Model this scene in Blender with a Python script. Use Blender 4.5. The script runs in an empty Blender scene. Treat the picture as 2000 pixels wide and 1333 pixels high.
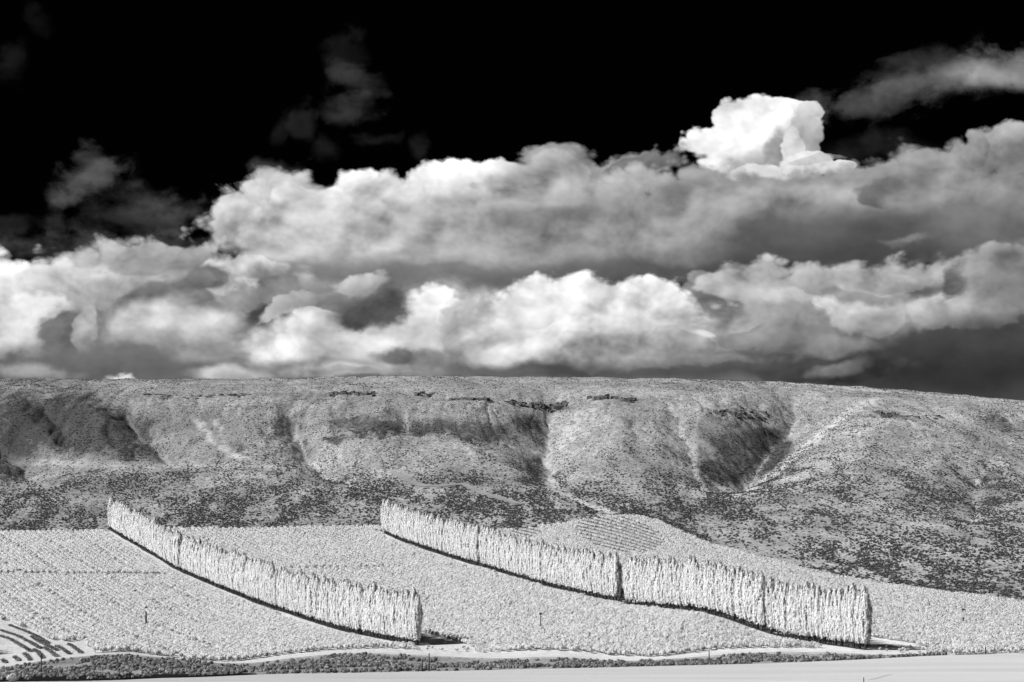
# Infrared black-and-white landscape: sagebrush hill, orchard, two poplar windbreaks, bank of cloud.
import bpy, math, random
import numpy as np
from mathutils import Vector

random.seed(7)
rng = np.random.default_rng(11)
scene = bpy.context.scene
COL = scene.collection

# ------------------------------------------------------------------ camera
F = 3889.0                 # focal length in photo pixels (2000 px wide, 70 mm on 36 mm)
CX, CY = 1000.0, 666.5
YHOR = 930.0               # photo row of the true horizon (hidden behind the hill)
PITCH = math.atan((YHOR - CY) / F)
SP, CP = math.sin(PITCH), math.cos(PITCH)

cam_d = bpy.data.cameras.new("camera")
cam = bpy.data.objects.new("camera", cam_d)
COL.objects.link(cam)
cam.location = (0, 0, 0)
cam.rotation_euler = (math.pi / 2 + PITCH, 0, 0)
cam_d.sensor_width = 36.0
cam_d.lens = 36.0 * F / 2000.0
cam_d.clip_start = 0.5
cam_d.clip_end = 60000
scene.camera = cam

# ------------------------------------------------------------------ view / render
vs = scene.view_settings
vs.view_transform = 'Standard'
vs.look = 'None'
vs.exposure = 0.1
vs.gamma = 1.0
vs.use_curve_mapping = False
scene.render.engine = 'CYCLES'
cy = scene.cycles
cy.use_denoising = True
try:
    cy.denoiser = 'OPENIMAGEDENOISE'
    cy.denoising_input_passes = 'RGB_ALBEDO_NORMAL'
except Exception:
    pass
cy.use_adaptive_sampling = True
cy.adaptive_threshold = 0.02
cy.max_bounces = 7
cy.diffuse_bounces = 4
cy.transmission_bounces = 4
cy.glossy_bounces = 1
cy.transparent_max_bounces = 4
cy.caustics_reflective = False
cy.caustics_refractive = False
cy.sample_clamp_indirect = 4.0

# ------------------------------------------------------------------ sun
SUN_EL = math.radians(38.0)
SUN_AZ_AWAY = math.radians(20.0)     # light travels to the right and a little away from the camera
L = Vector((math.cos(SUN_EL) * math.cos(SUN_AZ_AWAY), math.cos(SUN_EL) * math.sin(SUN_AZ_AWAY), -math.sin(SUN_EL)))
sun_d = bpy.data.lights.new("sun", 'SUN')
sun_d.energy = 5.0
sun_d.angle = math.radians(0.53)
sun_d.color = (1, 1, 1)
sun = bpy.data.objects.new("sun", sun_d)
COL.objects.link(sun)
sun.location = (-400, -200, 500)
sun.rotation_euler = L.to_track_quat('-Z', 'Y').to_euler()


def ray(px, py):
    """photo pixel -> (x/y, z/y) of its sight line"""
    u = (px - CX) / F
    w = (CY - py) / F
    k = CP - w * SP
    return u / k, (SP + w * CP) / k


# ------------------------------------------------------------------ sky (world shader, by direction)
world = bpy.data.worlds.new("World")
scene.world = world
world.use_nodes = True
try:
    world.cycles.sampling_method = 'NONE'
except Exception:
    pass


def sky_xy(px, py):
    a, t = ray(px, py)
    az = math.atan2(a, 1.0)
    el = math.atan2(t, math.hypot(a, 1.0))
    return 1000 + az * F, YHOR - el * F


class NB:
    """small helper to write node graphs"""
    def __init__(s, nt):
        s.nt = nt

    def n(s, typ, ins=None, **props):
        nd = s.nt.nodes.new(typ)
        for k, v in props.items():
            setattr(nd, k, v)
        for k, v in (ins or {}).items():
            sock = nd.inputs[k]
            if isinstance(v, bpy.types.NodeSocket):
                s.nt.links.new(v, sock)
            else:
                sock.default_value = v
        return nd

    def m(s, op, a, b=None, c=None, clamp=False):
        d = {0: a}
        if b is not None:
            d[1] = b
        if c is not None:
            d[2] = c
        return s.n('ShaderNodeMath', d, operation=op, use_clamp=clamp).outputs[0]

    def v(s, op, a, b=None, scale=None):
        d = {0: a}
        if b is not None:
            d[1] = b
        if scale is not None:
            d['Scale'] = scale
        nd = s.n('ShaderNodeVectorMath', d, operation=op)
        return nd.outputs['Value'] if op in ('LENGTH', 'DOT_PRODUCT') else nd.outputs[0]

    def ss(s, x, lo, hi, a=0.0, b=1.0):
        return s.n('ShaderNodeMapRange', {'Value': x, 'From Min': lo, 'From Max': hi, 'To Min': a, 'To Max': b},
                   interpolation_type='SMOOTHSTEP').outputs[0]

    def mix(s, f, a, b):
        nd = s.n('ShaderNodeMix', {0: f, 2: a, 3: b}, data_type='FLOAT')
        return nd.outputs[0]


def dark_sky(b):
    """clear sky: through an infrared filter it is almost black"""
    sky = b.n('ShaderNodeTexSky', sky_type='NISHITA')
    sky.sun_disc = False
    sky.sun_elevation = SUN_EL
    sky.sun_rotation = math.atan2(-L.x, -L.y)
    red = b.n('ShaderNodeSeparateColor', {0: sky.outputs[0]}).outputs[0]
    v = b.m('MULTIPLY', red, 0.004)
    return b.n('ShaderNodeCombineColor', {0: v, 1: v, 2: v}).outputs[0]


world.node_tree.nodes.clear()
_b = NB(world.node_tree)
_bg = _b.n('ShaderNodeBackground', {'Color': dark_sky(_b), 'Strength': 0.1})
_out = _b.n('ShaderNodeOutputWorld')
world.node_tree.links.new(_bg.outputs[0], _out.inputs[0])


def puff_group():
    """one puff of cloud laid over what is behind it: ellipse, broken up by warped noise, lit from the upper left"""
    g = bpy.data.node_groups.new("cloud_puff", 'ShaderNodeTree')
    I = g.interface
    for nm, typ in (("under", 'NodeSocketFloat'), ("pos", 'NodeSocketVector'), ("warp", 'NodeSocketVector'),
                    ("billow", 'NodeSocketFloat'), ("frayed", 'NodeSocketFloat'), ("relief", 'NodeSocketFloat'), ("centre", 'NodeSocketVector'),
                    ("radius", 'NodeSocketVector'), ("turn", 'NodeSocketFloat'), ("top", 'NodeSocketFloat'),
                    ("base", 'NodeSocketFloat'), ("soft", 'NodeSocketFloat'), ("warp_amount", 'NodeSocketFloat'),
                    ("edge", 'NodeSocketFloat'), ("fray", 'NodeSocketFloat'), ("opacity", 'NodeSocketFloat'), ("relief_amount", 'NodeSocketFloat')):
        I.new_socket(nm, in_out='INPUT', socket_type=typ)
    I.new_socket("out", in_out='OUTPUT', socket_type='NodeSocketFloat')
    b = NB(g)
    gi = g.nodes.new('NodeGroupInput').outputs
    go = g.nodes.new('NodeGroupOutput')
    # (every step hangs on the layer below, so the puffs are worked out one after another)
    amt = b.m('MULTIPLY_ADD', gi['under'], 1e-6, gi['warp_amount'])
    p = b.v('SCALE', gi['warp'], scale=amt)
    p = b.v('ADD', gi['pos'], p)
    p = b.v('SUBTRACT', p, gi['centre'])
    r = b.n('ShaderNodeVectorRotate', {'Vector': p, 'Angle': gi['turn']}, rotation_type='Z_AXIS').outputs[0]
    q = b.v('DIVIDE', r, gi['radius'])
    d = b.v('LENGTH', q)
    d = b.m('MULTIPLY_ADD', gi['billow'], gi['edge'], d)
    d = b.m('MULTIPLY_ADD', gi['frayed'], gi['fray'], d)
    lo = b.m('SUBTRACT', 1.0, gi['soft'])
    hi = b.m('ADD', 1.0, gi['soft'])
    mask = b.ss(d, lo, hi, 1.0, 0.0)
    mask = b.m('MULTIPLY', mask, gi['opacity'])
    lit = b.v('DOT_PRODUCT', q, (-0.45, -0.85, 0.0))
    lit = b.ss(lit, -0.95, 0.8)
    val = b.mix(lit, gi['base'], gi['top'])
    rel = b.m('MULTIPLY', gi['relief'], val)
    val = b.m('MULTIPLY_ADD', rel, gi['relief_amount'], val)
    out = b.mix(mask, gi['under'], val)
    g.links.new(out, go.inputs[0])
    return g


SKY_W = math.pi * F / 6.0            # the cloud pattern swings to and fro twelve times round the horizon
SKY_X0 = 1000.0 - SKY_W / 2
NCOL = 8
ROWS = [1050, 660, 580, 500, 420, 340, 230, 60, -600]


def sky_tile_material(name, puffs, grp):
    m = bpy.data.materials.new(name)
    m.use_nodes = True
    m.cycles.emission_sampling = 'NONE'
    nt = m.node_tree
    nt.nodes.clear()
    b = NB(nt)
    pos = b.n('ShaderNodeNewGeometry').outputs['Position']
    dirv = b.v('NORMALIZE', pos)
    cur = b.m('ADD', 0.0, 0.0004)
    if puffs:
        xyz = b.n('ShaderNodeSeparateXYZ', {0: dirv}).outputs
        az = b.m('ARCTAN2', xyz[0], xyz[1])
        el = b.m('ARCSINE', xyz[2])
        X = b.m('MULTIPLY_ADD', az, F, 1000.0 - SKY_X0 + SKY_W * 20)
        X = b.m('PINGPONG', X, SKY_W)
        X = b.m('ADD', X, SKY_X0)
        Y = b.m('MULTIPLY_ADD', el, -F, YHOR)
        Pp = b.n('ShaderNodeCombineXYZ', {0: X, 1: Y}).outputs[0]
        # noise space: 1 unit = 1000 photo pixels, clouds a little flattened
        q = b.v('MULTIPLY', dirv, (F / 1000, F / 1000, F / 1000 * 1.3))

        def noise(vec, scale, detail, rough, off, color=False):
            vv = b.v('ADD', vec, off)
            nd = b.n('ShaderNodeTexNoise', {'Vector': vv, 'Scale': scale, 'Detail': detail, 'Roughness': rough}, noise_dimensions='3D')
            return nd.outputs['Color' if color else 0]

        w = noise(q, 5.0, 6, 0.5, (3.1, 0, 7.7), color=True)
        warp = b.v('SUBTRACT', w, (0.5, 0.5, 0.5))
        warp = b.v('MULTIPLY', warp, (2.0, 1.6, 0.0))
        q2 = b.v('ADD', q, b.v('SCALE', warp, scale=0.05))

        def billow(vec):
            nd = b.n('ShaderNodeTexVoronoi', {'Vector': vec, 'Scale': 13.0, 'Detail': 2.0, 'Roughness': 0.5, 'Lacunarity': 2.3},
                     voronoi_dimensions='3D', feature='F1', normalize=True)
            return nd.outputs['Distance']
        b1 = billow(q2)
        b2 = billow(b.v('ADD', q2, (-0.016, 0.0, 0.026)))
        bil = b.m('SUBTRACT', b1, 0.33)
        n1 = noise(q, 4.2, 4, 0.5, (1.7, 4.4, 0.3))
        n2 = noise(b.v('ADD', q, (-0.035, 0.0, 0.055)), 4.2, 4, 0.5, (1.7, 4.4, 0.3))
        nh = noise(q2, 15.0, 5, 0.55, (8.2, 1.1, 2.6))
        fr = b.m('ADD', b.m('MULTIPLY', b.m('SUBTRACT', n1, 0.5), 0.6), b.m('MULTIPLY', b.m('SUBTRACT', nh, 0.5), 0.8))
        r1 = b.m('MULTIPLY', b.m('SUBTRACT', b2, b1), 1.6)
        r2 = b.m('MULTIPLY', b.m('SUBTRACT', n1, n2), 2.6)
        rel = b.m('ADD', r1, r2)
        rel = b.m('MINIMUM', b.m('MAXIMUM', rel, -0.8), 0.8)
        for a in puffs:
            x, y, rx, ry, top, base, kw = a
            sx, sy = sky_xy(x, y)
            nd = nt.nodes.new('ShaderNodeGroup')
            nd.node_tree = grp
            ins = nd.inputs
            for k, sck in (('under', cur), ('pos', Pp), ('warp', warp), ('billow', bil), ('relief', rel), ('frayed', fr)):
                nt.links.new(sck, ins[k])
            ins['centre'].default_value = (sx, sy, 0)
            ins['radius'].default_value = (rx, ry, 1)
            ins['turn'].default_value = math.radians(kw.get('turn', 0))
            ins['top'].default_value = top
            ins['base'].default_value = base
            ins['soft'].default_value = kw['soft']
            ins['warp_amount'].default_value = kw['warp_amt']
            ins['edge'].default_value = kw['edge']
            ins['fray'].default_value = kw['fray']
            ins['opacity'].default_value = kw.get('op', 1.0)
            ins['relief_amount'].default_value = kw['rel_amt']
            cur = nd.outputs[0]
    col = b.n('ShaderNodeCombineColor', {0: cur, 1: cur, 2: cur})
    em = b.n('ShaderNodeEmission', {'Color': col.outputs[0], 'Strength': 1.0})
    out = b.n('ShaderNodeOutputMaterial')
    nt.links.new(em.outputs[0], out.inputs['Surface'])
    return m


def build_sky():
    """ring of cloudy sky right round the horizon, far beyond the hill"""
    grp = puff_group()
    me = bpy.data.meshes.new("sky")
    R = 40000.0
    na = NCOL * 12
    azs = [(SKY_X0 - 1000.0) / F + 2 * math.pi * i / na for i in range(na)]
    V = [(R * math.sin(a), R * math.cos(a), R * math.tan((YHOR - y) / F)) for y in ROWS for a in azs]
    Fc, Mi = [], []
    for r in range(len(ROWS) - 1):
        for c in range(na):
            c2 = (c + 1) % na
            Fc.append((r * na + c, (r + 1) * na + c, (r + 1) * na + c2, r * na + c2))
            k = c % (2 * NCOL)
            k = k if k < NCOL else 2 * NCOL - 1 - k
            Mi.append(r * NCOL + k)
    me.from_pydata(V, [], Fc)
    w = SKY_W / NCOL
    for r in range(len(ROWS) - 1):
        for c in range(NCOL):
            x0, x1 = SKY_X0 + c * w, SKY_X0 + (c + 1) * w
            y1, y0 = ROWS[r], ROWS[r + 1]
            sel = []
            for a in PUFFS:
                x, y, rx, ry, top, base, kw = a
                x, y = sky_xy(x, y)
                grow = 1 + kw['soft'] + 0.26 * kw['edge'] + 0.25 * kw['fray']
                t = math.radians(kw.get('turn', 0))
                ex = grow * math.hypot(rx * math.cos(t), ry * math.sin(t)) + 0.95 * kw['warp_amt']
                ey = grow * math.hypot(rx * math.sin(t), ry * math.cos(t)) + 0.8 * kw['warp_amt']
                if x + ex > x0 and x - ex < x1 and y + ey > y0 and y - ey < y1:
                    sel.append(a)
            me.materials.append(sky_tile_material("cloudy_sky", sel, grp))
    me.polygons.foreach_set('material_index', Mi)
    o = bpy.data.objects.new("sky", me)
    o['kind'] = 'structure'
    COL.objects.link(o)


# x, y, rx, ry, brightness at the lit side, at the base, extras  (photo pixels; back to front)
WISP = dict(soft=0.8, warp_amt=80.0, edge=0.2, fray=5.0, rel_amt=0.9)


def wisp(x, y, rx, ry, v, op, turn=0.0, **k):
    d = dict(WISP, op=op * (.75 if x > 1500 else .45), turn=turn)
    d.update(k)
    return (x, y, rx * .92, ry * .85, v, v * 0.7, d)


CRISP = dict(soft=0.08, warp_amt=40.0, edge=1.6, fray=0.35, rel_amt=0.7)
MID = dict(soft=0.16, warp_amt=70.0, edge=1.6, fray=0.7, rel_amt=0.95)
SOFT = dict(soft=0.5, warp_amt=75.0, edge=0.7, fray=0.7, rel_amt=0.85)
BASE = dict(soft=0.75, warp_amt=50.0, edge=0.2, fray=0.5, rel_amt=0.4)


def cl(kind, x, y, rx, ry, top, base, **k):
    d = dict(kind)
    d.update(k)
    return (x, y, rx, ry, top, base, d)


PUFFS = [
    # thin wisps high up
    wisp(672, 105, 36, 56, .04, .6), wisp(688, 172, 34, 24, .13, .6), wisp(605, 245, 26, 30, .06, .6),
    wisp(684, 216, 28, 18, .10, .7), wisp(560, 262, 22, 30, .03, .6), wisp(650, 285, 20, 28, .03, .6), wisp(730, 255, 30, 14, .04, .6),
    wisp(192, 318, 20, 46, .14, .8, 25), wisp(158, 352, 56, 28, .22, .9, 30), wisp(120, 382, 38, 24, .18, .8),
    wisp(118, 435, 26, 46, .06, .8), wisp(10, 125, 28, 36, .03, .6), wisp(70, 55, 24, 24, .015, .7),
    wisp(20, 435, 56, 26, .06, .7), wisp(830, 300, 18, 28, .04, .6),
    wisp(1850, 158, 230, 32, .17, .85, 9, fray=3.2), wisp(1955, 132, 110, 32, .34, .95, 8, fray=2.5), wisp(1700, 190, 120, 30, .12, .8, 4),
    wisp(1600, 180, 40, 22, .07, .8), wisp(1780, 130, 90, 26, .06, .7, 8), wisp(1720, 292, 60, 26, .03, .6),
    # ragged veil on the left
    wisp(250, 440, 130, 46, .06, .8, 12), wisp(330, 440, 60, 44, .08, .7), wisp(160, 490, 140, 36, .08, .85),
    wisp(290, 495, 150, 32, .10, .85), wisp(430, 420, 90, 36, .10, .7), wisp(545, 345, 46, 28, .14, .8),
    wisp(500, 390, 80, 34, .20, .8),
    # grey distance low down
    cl(BASE, 1000, 735, 1600, 120, .15, .12),
    # towering cumulus behind the bank
    cl(CRISP, 1432, 286, 40, 34, .90, .80), cl(CRISP, 1440, 248, 52, 46, .92, .82), cl(CRISP, 1490, 222, 66, 38, .93, .78),
    cl(CRISP, 1540, 215, 52, 32, .84, .62), cl(CRISP, 1480, 285, 110, 70, .93, .80), cl(CRISP, 1586, 214, 26, 30, .66, .40),
    cl(CRISP, 1580, 262, 40, 48, .66, .36), cl(CRISP, 1428, 318, 32, 26, .86, .70),
    cl(MID, 1506, 285, 20, 44, .36, .24, soft=.3, turn=-12, warp_amt=60, fray=2.5), cl(MID, 1474, 322, 50, 42, .46, .34, soft=.5, op=.85, fray=2.5),
    cl(CRISP, 1548, 280, 26, 40, .82, .66), cl(CRISP, 1580, 315, 66, 26, .80, .62), cl(CRISP, 1500, 345, 76, 30, .86, .66),
    cl(CRISP, 1640, 322, 34, 16, .70, .5), cl(CRISP, 1560, 330, 50, 24, .72, .6), cl(MID, 1600, 300, 60, 8, .4, .3, op=.4),
    # long upper bank: body
    cl(MID, 1180, 345, 190, 38, .30, .18, turn=2), cl(MID, 1090, 315, 70, 34, .34, .20), cl(MID, 1270, 325, 90, 18, .16, .10),
    cl(MID, 470, 430, 84, 62, .52, .28), cl(MID, 560, 385, 90, 46, .58, .34), cl(MID, 840, 470, 400, 110, .52, .26, turn=6),
    cl(MID, 1250, 450, 420, 110, .34, .17, turn=4), cl(MID, 1720, 420, 360, 110, .30, .17, turn=5),
    cl(MID, 1500, 370, 160, 34, .30, .22, soft=.45, fray=2), cl(MID, 1860, 335, 120, 42, .30, .16, turn=14),
    cl(MID, 1950, 295, 70, 42, .40, .20), cl(MID, 1900, 290, 30, 28, .34, .24), cl(MID, 1700, 350, 130, 26, .26, .15),
    # upper bank: lit heads
    cl(MID, 690, 370, 50, 44, .95, .6, soft=.15), cl(MID, 742, 368, 36, 40, .74, .5, soft=.2), cl(MID, 620, 415, 70, 44, .68, .44),
    cl(MID, 860, 365, 80, 40, .64, .42), cl(MID, 950, 345, 66, 34, .84, .5), cl(MID, 1000, 340, 50, 32, .62, .40),
    cl(MID, 1090, 335, 60, 38, .44, .28), cl(SOFT, 560, 455, 96, 46, .64, .44), cl(SOFT, 700, 430, 150, 56, .70, .48),
    cl(SOFT, 900, 410, 150, 56, .64, .44), cl(SOFT, 1090, 400, 130, 50, .46, .30), cl(SOFT, 1060, 440, 120, 30, .22, .20),
    cl(SOFT, 620, 485, 170, 26, .62, .44), cl(BASE, 800, 515, 330, 20, .24, .18, turn=2),
    cl(MID, 1240, 412, 42, 34, .32, .16, soft=.2), cl(SOFT, 1340, 400, 70, 34, .13, .11), cl(SOFT, 1180, 400, 60, 40, .30, .2),
    cl(SOFT, 1430, 420, 150, 46, .36, .26), cl(SOFT, 1560, 390, 150, 34, .36, .28), cl(SOFT, 1290, 455, 160, 34, .34, .26),
    cl(SOFT, 1020, 495, 150, 26, .36, .28), cl(SOFT, 880, 510, 130, 16, .34, .28), cl(SOFT, 1160, 470, 200, 26, .36, .26),
    cl(MID, 1722, 374, 46, 26, .14, .09), cl(MID, 1800, 400, 34, 11, .5, .36, soft=.5, fray=3), cl(SOFT, 1880, 390, 120, 46, .32, .24),
    # upper bank: shaded underside
    cl(BASE, 660, 535, 210, 20, .18, .15), cl(BASE, 930, 556, 190, 26, .16, .12, turn=-2), cl(BASE, 1230, 525, 250, 26, .12, .09, turn=4),
    cl(BASE, 1480, 500, 300, 34, .11, .06, turn=5), cl(BASE, 1640, 455, 220, 40, .10, .08, turn=5), cl(BASE, 1750, 490, 170, 24, .07, .05, turn=6),
    cl(BASE, 1930, 460, 110, 40, .17, .12), cl(MID, 1765, 468, 44, 10, .26, .2, op=.6, soft=.6, fray=3), cl(SOFT, 1290, 490, 110, 22, .30, .2, op=.7),
    # middle and lower banks, left
    cl(MID, 260, 560, 260, 70, .44, .22), cl(MID, 30, 560, 66, 56, .9, .55), cl(MID, 100, 560, 66, 50, .62, .40),
    cl(MID, 60, 640, 100, 62, .74, .44), cl(MID, 190, 570, 60, 50, .56, .34), cl(MID, 260, 610, 130, 56, .40, .22),
    cl(MID, 300, 520, 110, 30, .42, .26), cl(MID, 160, 665, 90, 60, .20, .13), cl(MID, 165, 640, 26, 44, .5, .36, op=.8),
    cl(MID, 450, 545, 56, 44, .84, .62), cl(MID, 500, 525, 60, 26, .66, .4), cl(MID, 375, 560, 54, 18, .2, .15, turn=28, soft=.45, fray=2.2),
    cl(MID, 285, 594, 56, 16, .2, .15, turn=22, soft=.45, fray=2.2), cl(MID, 610, 570, 130, 44, .24, .17, fray=2, soft=.35), cl(MID, 440, 606, 80, 22, .24, .18, turn=20, fray=2, soft=.4),
    cl(SOFT, 350, 640, 120, 34, .62, .42), cl(SOFT, 330, 668, 110, 18, .4, .3),
    cl(MID, 690, 545, 56, 22, .46, .30), cl(MID, 605, 545, 16, 20, .44, .26, soft=.5, fray=3.5), cl(MID, 560, 600, 80, 16, .36, .24, turn=20),
    cl(MID, 640, 612, 60, 18, .5, .34), cl(BASE, 230, 700, 220, 22, .17, .14), cl(MID, 450, 690, 110, 34, .26, .18, soft=.4, fray=2),
    # lower bank, middle and right
    cl(SOFT, 900, 640, 260, 60, .46, .30), cl(SOFT, 590, 675, 110, 50, .92, .62), cl(SOFT, 680, 655, 110, 46, .70, .5),
    cl(MID, 820, 625, 60, 50, .86, .66), cl(SOFT, 760, 650, 90, 44, .66, .5), cl(MID, 930, 640, 80, 44, .46, .3),
    cl(MID, 1500, 600, 200, 70, .50, .30), cl(MID, 1720, 580, 250, 62, .48, .28), cl(MID, 1900, 560, 150, 56, .40, .22),
    cl(MID, 1380, 610, 42, 66, .20, .12, soft=.2), cl(MID, 1150, 590, 180, 50, .72, .5), cl(MID, 1270, 610, 110, 62, .84, .56),
    cl(SOFT, 1180, 650, 230, 48, .76, .5), cl(MID, 1010, 610, 50, 40, .74, .5), cl(SOFT, 990, 690, 70, 26, .74, .6),
    cl(MID, 1375, 658, 20, 24, .74, .56, soft=.15), cl(MID, 1330, 668, 60, 26, .5, .34), cl(MID, 1130, 672, 60, 30, .60, .42, op=.8),
    cl(MID, 1570, 640, 130, 40, .30, .20), cl(MID, 1430, 560, 60, 26, .6, .44), cl(MID, 1680, 600, 70, 46, .62, .4),
    cl(MID, 1870, 600, 110, 40, .48, .32), cl(MID, 1470, 655, 80, 24, .26, .2), cl(MID, 1580, 560, 70, 22, .46, .3),
    cl(MID, 1795, 556, 30, 16, .15, .12, soft=.5, fray=3), cl(MID, 1858, 548, 22, 30, .11, .09, soft=.4, fray=3), cl(MID, 1690, 572, 50, 14, .24, .18, soft=.5, fray=3, op=.8),
    cl(MID, 1740, 545, 60, 16, .5, .3), cl(SOFT, 1960, 540, 80, 40, .26, .18),
    # dark scraps in front
    cl(MID, 690, 600, 40, 26, .12, .08, soft=.4, fray=2), cl(MID, 750, 590, 40, 32, .12, .09, soft=.4, fray=2), cl(MID, 775, 688, 52, 18, .15, .12, soft=.45, fray=1.6),
    # storm-dark foot of the sky
    cl(BASE, 1860, 722, 300, 72, .040, .030), cl(BASE, 2010, 668, 170, 60, .06, .035), cl(BASE, 1500, 705, 180, 24, .10, .07),
    cl(MID, 1600, 720, 170, 34, .06, .05), cl(SOFT, 1640, 722, 56, 14, .22, .16, turn=12), cl(SOFT, 1600, 670, 110, 18, .24, .18),
    cl(BASE, 1090, 722, 130, 14, .08, .06), cl(BASE, 1350, 722, 190, 16, .09, .06), cl(SOFT, 1300, 702, 160, 12, .26, .2, op=.6, fray=2.5),
    cl(SOFT, 650, 716, 180, 14, .36, .26), cl(BASE, 250, 718, 260, 16, .14, .11), cl(SOFT, 70, 726, 80, 14, .34, .28),
    cl(MID, 222, 741, 26, 14, .8, .6, soft=.3, warp_amt=50, fray=3.5, edge=1.5), cl(MID, 245, 738, 14, 9, .6, .4, soft=.4, warp_amt=50, fray=4),
    cl(SOFT, 430, 732, 60, 18, .5, .4), cl(SOFT, 640, 726, 90, 14, .5, .4), cl(SOFT, 760, 728, 140, 8, .3, .24), cl(BASE, 950, 728, 90, 8, .14, .12),
]
build_sky()


# ------------------------------------------------------------------ noise for terrain and scatter
def vnoise(x, y, seed=0):
    xi = np.floor(x).astype(np.int64)
    yi = np.floor(y).astype(np.int64)
    fx, fy = x - xi, y - yi
    fx = fx * fx * (3 - 2 * fx)
    fy = fy * fy * (3 - 2 * fy)

    def h(a, b):
        n = (a * 374761393 + b * 668265263 + seed * 1442695041) & 0xFFFFFFFF
        n = ((n ^ (n >> 13)) * 1274126177) & 0xFFFFFFFF
        n = (n ^ (n >> 16)) & 0xFFFF
        return n / 65535.0
    return (h(xi, yi) * (1 - fx) + h(xi + 1, yi) * fx) * (1 - fy) + (h(xi, yi + 1) * (1 - fx) + h(xi + 1, yi + 1) * fx) * fy


def fbm(x, y, seed=0, octv=4, gain=0.5):
    s, a, t = 0.0, 1.0, 0.0
    for i in range(octv):
        s = s + a * vnoise(x * 2 ** i + 17.3 * i, y * 2 ** i - 9.1 * i, seed + i)
        t += a
        a *= gain
    return s / t


# ------------------------------------------------------------------ terrain height
# columns of the view: for each photo x, knots (distance, photo row) from the near field to the ridge
def tv(py):
    return ray(1000, py)[1]


COLS = {
    -500: [(398, 1336), (420, 1331), (600, 1300), (625, 1288), (700, 1240), (800, 1178), (900, 1122), (1000, 1084), (1115, 1040),
           (1230, 958), (1320, 905), (1390, 842), (1450, 795), (1530, 764), (1680, 742)],
    0:    [(398, 1336), (420, 1330), (600, 1301), (625, 1290), (700, 1236), (800, 1176), (900, 1124), (1000, 1085), (1115, 1040),
           (1230, 962), (1320, 908), (1390, 845), (1450, 796), (1530, 764), (1680, 741)],
    100:  [(402, 1333), (422, 1329), (600, 1288), (625, 1278), (700, 1238), (800, 1182), (900, 1130), (1010, 1082), (1118, 1040),
           (1230, 960), (1320, 902), (1390, 842), (1450, 794), (1530, 764), (1680, 741)],
    230:  [(408, 1331), (426, 1327), (600, 1279), (625, 1272), (700, 1240), (800, 1192), (900, 1142), (1010, 1092), (1126, 1039),
           (1230, 962), (1320, 903), (1390, 845), (1450, 795), (1530, 764), (1680, 741)],
    355:  [(413, 1327), (430, 1322), (605, 1289), (630, 1283), (700, 1250), (800, 1201), (900, 1152), (980, 1112), (1115, 1034),
           (1225, 965), (1320, 908), (1390, 850), (1450, 800), (1530, 765), (1680, 741)],
    460:  [(418, 1322), (436, 1318), (610, 1298), (632, 1291), (700, 1254), (800, 1200), (890, 1156), (970, 1114), (1105, 1033),
           (1220, 968), (1320, 910), (1390, 852), (1450, 803), (1530, 766), (1680, 740)],
    560:  [(421, 1318), (438, 1315), (618, 1287), (640, 1280), (720, 1242), (811, 1194), (890, 1150), (970, 1104), (1095, 1033),
           (1215, 968), (1320, 900), (1390, 850), (1450, 800), (1540, 764), (1690, 739)],
    700:  [(427, 1315), (444, 1312), (628, 1276), (648, 1270), (715, 1244), (800, 1196), (880, 1146), (960, 1098), (1080, 1032),
           (1210, 958), (1310, 895), (1385, 850), (1450, 802), (1540, 762), (1700, 737)],
    815:  [(432, 1312), (448, 1310), (634, 1278), (648, 1271), (700, 1251), (790, 1192), (870, 1142), (950, 1096), (1066, 1036),
           (1200, 960), (1310, 890), (1385, 845), (1450, 800), (1540, 760), (1700, 735)],
    940:  [(437, 1310), (452, 1308), (620, 1286), (636, 1279), (690, 1248), (760, 1200), (830, 1154), (913, 1107), (1062, 1034),
           (1200, 958), (1310, 885), (1385, 842), (1450, 798), (1545, 758), (1710, 736)],
    1080: [(441, 1307), (456, 1305), (600, 1284), (616, 1277), (660, 1250), (720, 1212), (780, 1174), (838, 1143), (1065, 1026),
           (1205, 950), (1310, 880), (1385, 838), (1450, 796), (1545, 760), (1710, 737)],
    1215: [(446, 1304), (460, 1302), (590, 1290), (606, 1284), (640, 1256), (690, 1216), (730, 1193), (790, 1163), (1080, 1011),
           (1210, 950), (1310, 885), (1385, 842), (1450, 800), (1545, 762), (1710, 739)],
    1380: [(453, 1300), (466, 1299), (585, 1279), (600, 1272), (625, 1246), (660, 1212), (700, 1192), (760, 1168), (1000, 1065),
           (1180, 972), (1300, 900), (1380, 848), (1450, 802), (1545, 764), (1710, 742)],
    1500: [(458, 1297), (470, 1296), (582, 1273), (594, 1268), (620, 1254), (652, 1237), (700, 1208), (760, 1176), (935, 1096),
           (1150, 985), (1290, 905), (1380, 850), (1450, 804), (1545, 768), (1700, 746)],
    1690: [(467, 1289), (478, 1288), (576, 1276), (588, 1270), (620, 1254), (660, 1232), (700, 1212), (760, 1184), (858, 1141),
           (1090, 1010), (1260, 915), (1370, 855), (1450, 812), (1545, 776), (1680, 757)],
    1850: [(474, 1281), (486, 1280), (566, 1284), (580, 1278), (610, 1262), (650, 1240), (700, 1214), (745, 1190), (810, 1161),
           (1060, 1020), (1240, 925), (1360, 862), (1450, 822), (1545, 788), (1650, 770)],
    2000: [(480, 1277), (492, 1276), (560, 1281), (574, 1275), (600, 1262), (640, 1242), (680, 1222), (715, 1204), (765, 1182),
           (1040, 1028), (1230, 935), (1350, 875), (1440, 835), (1530, 800), (1630, 783)],
    2500: [(490, 1276), (500, 1275), (560, 1278), (574, 1272), (600, 1260), (640, 1242), (680, 1224), (715, 1206), (765, 1185),
           (1040, 1040), (1230, 955), (1350, 900), (1440, 862), (1530, 832), (1630, 815)],
}


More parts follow.
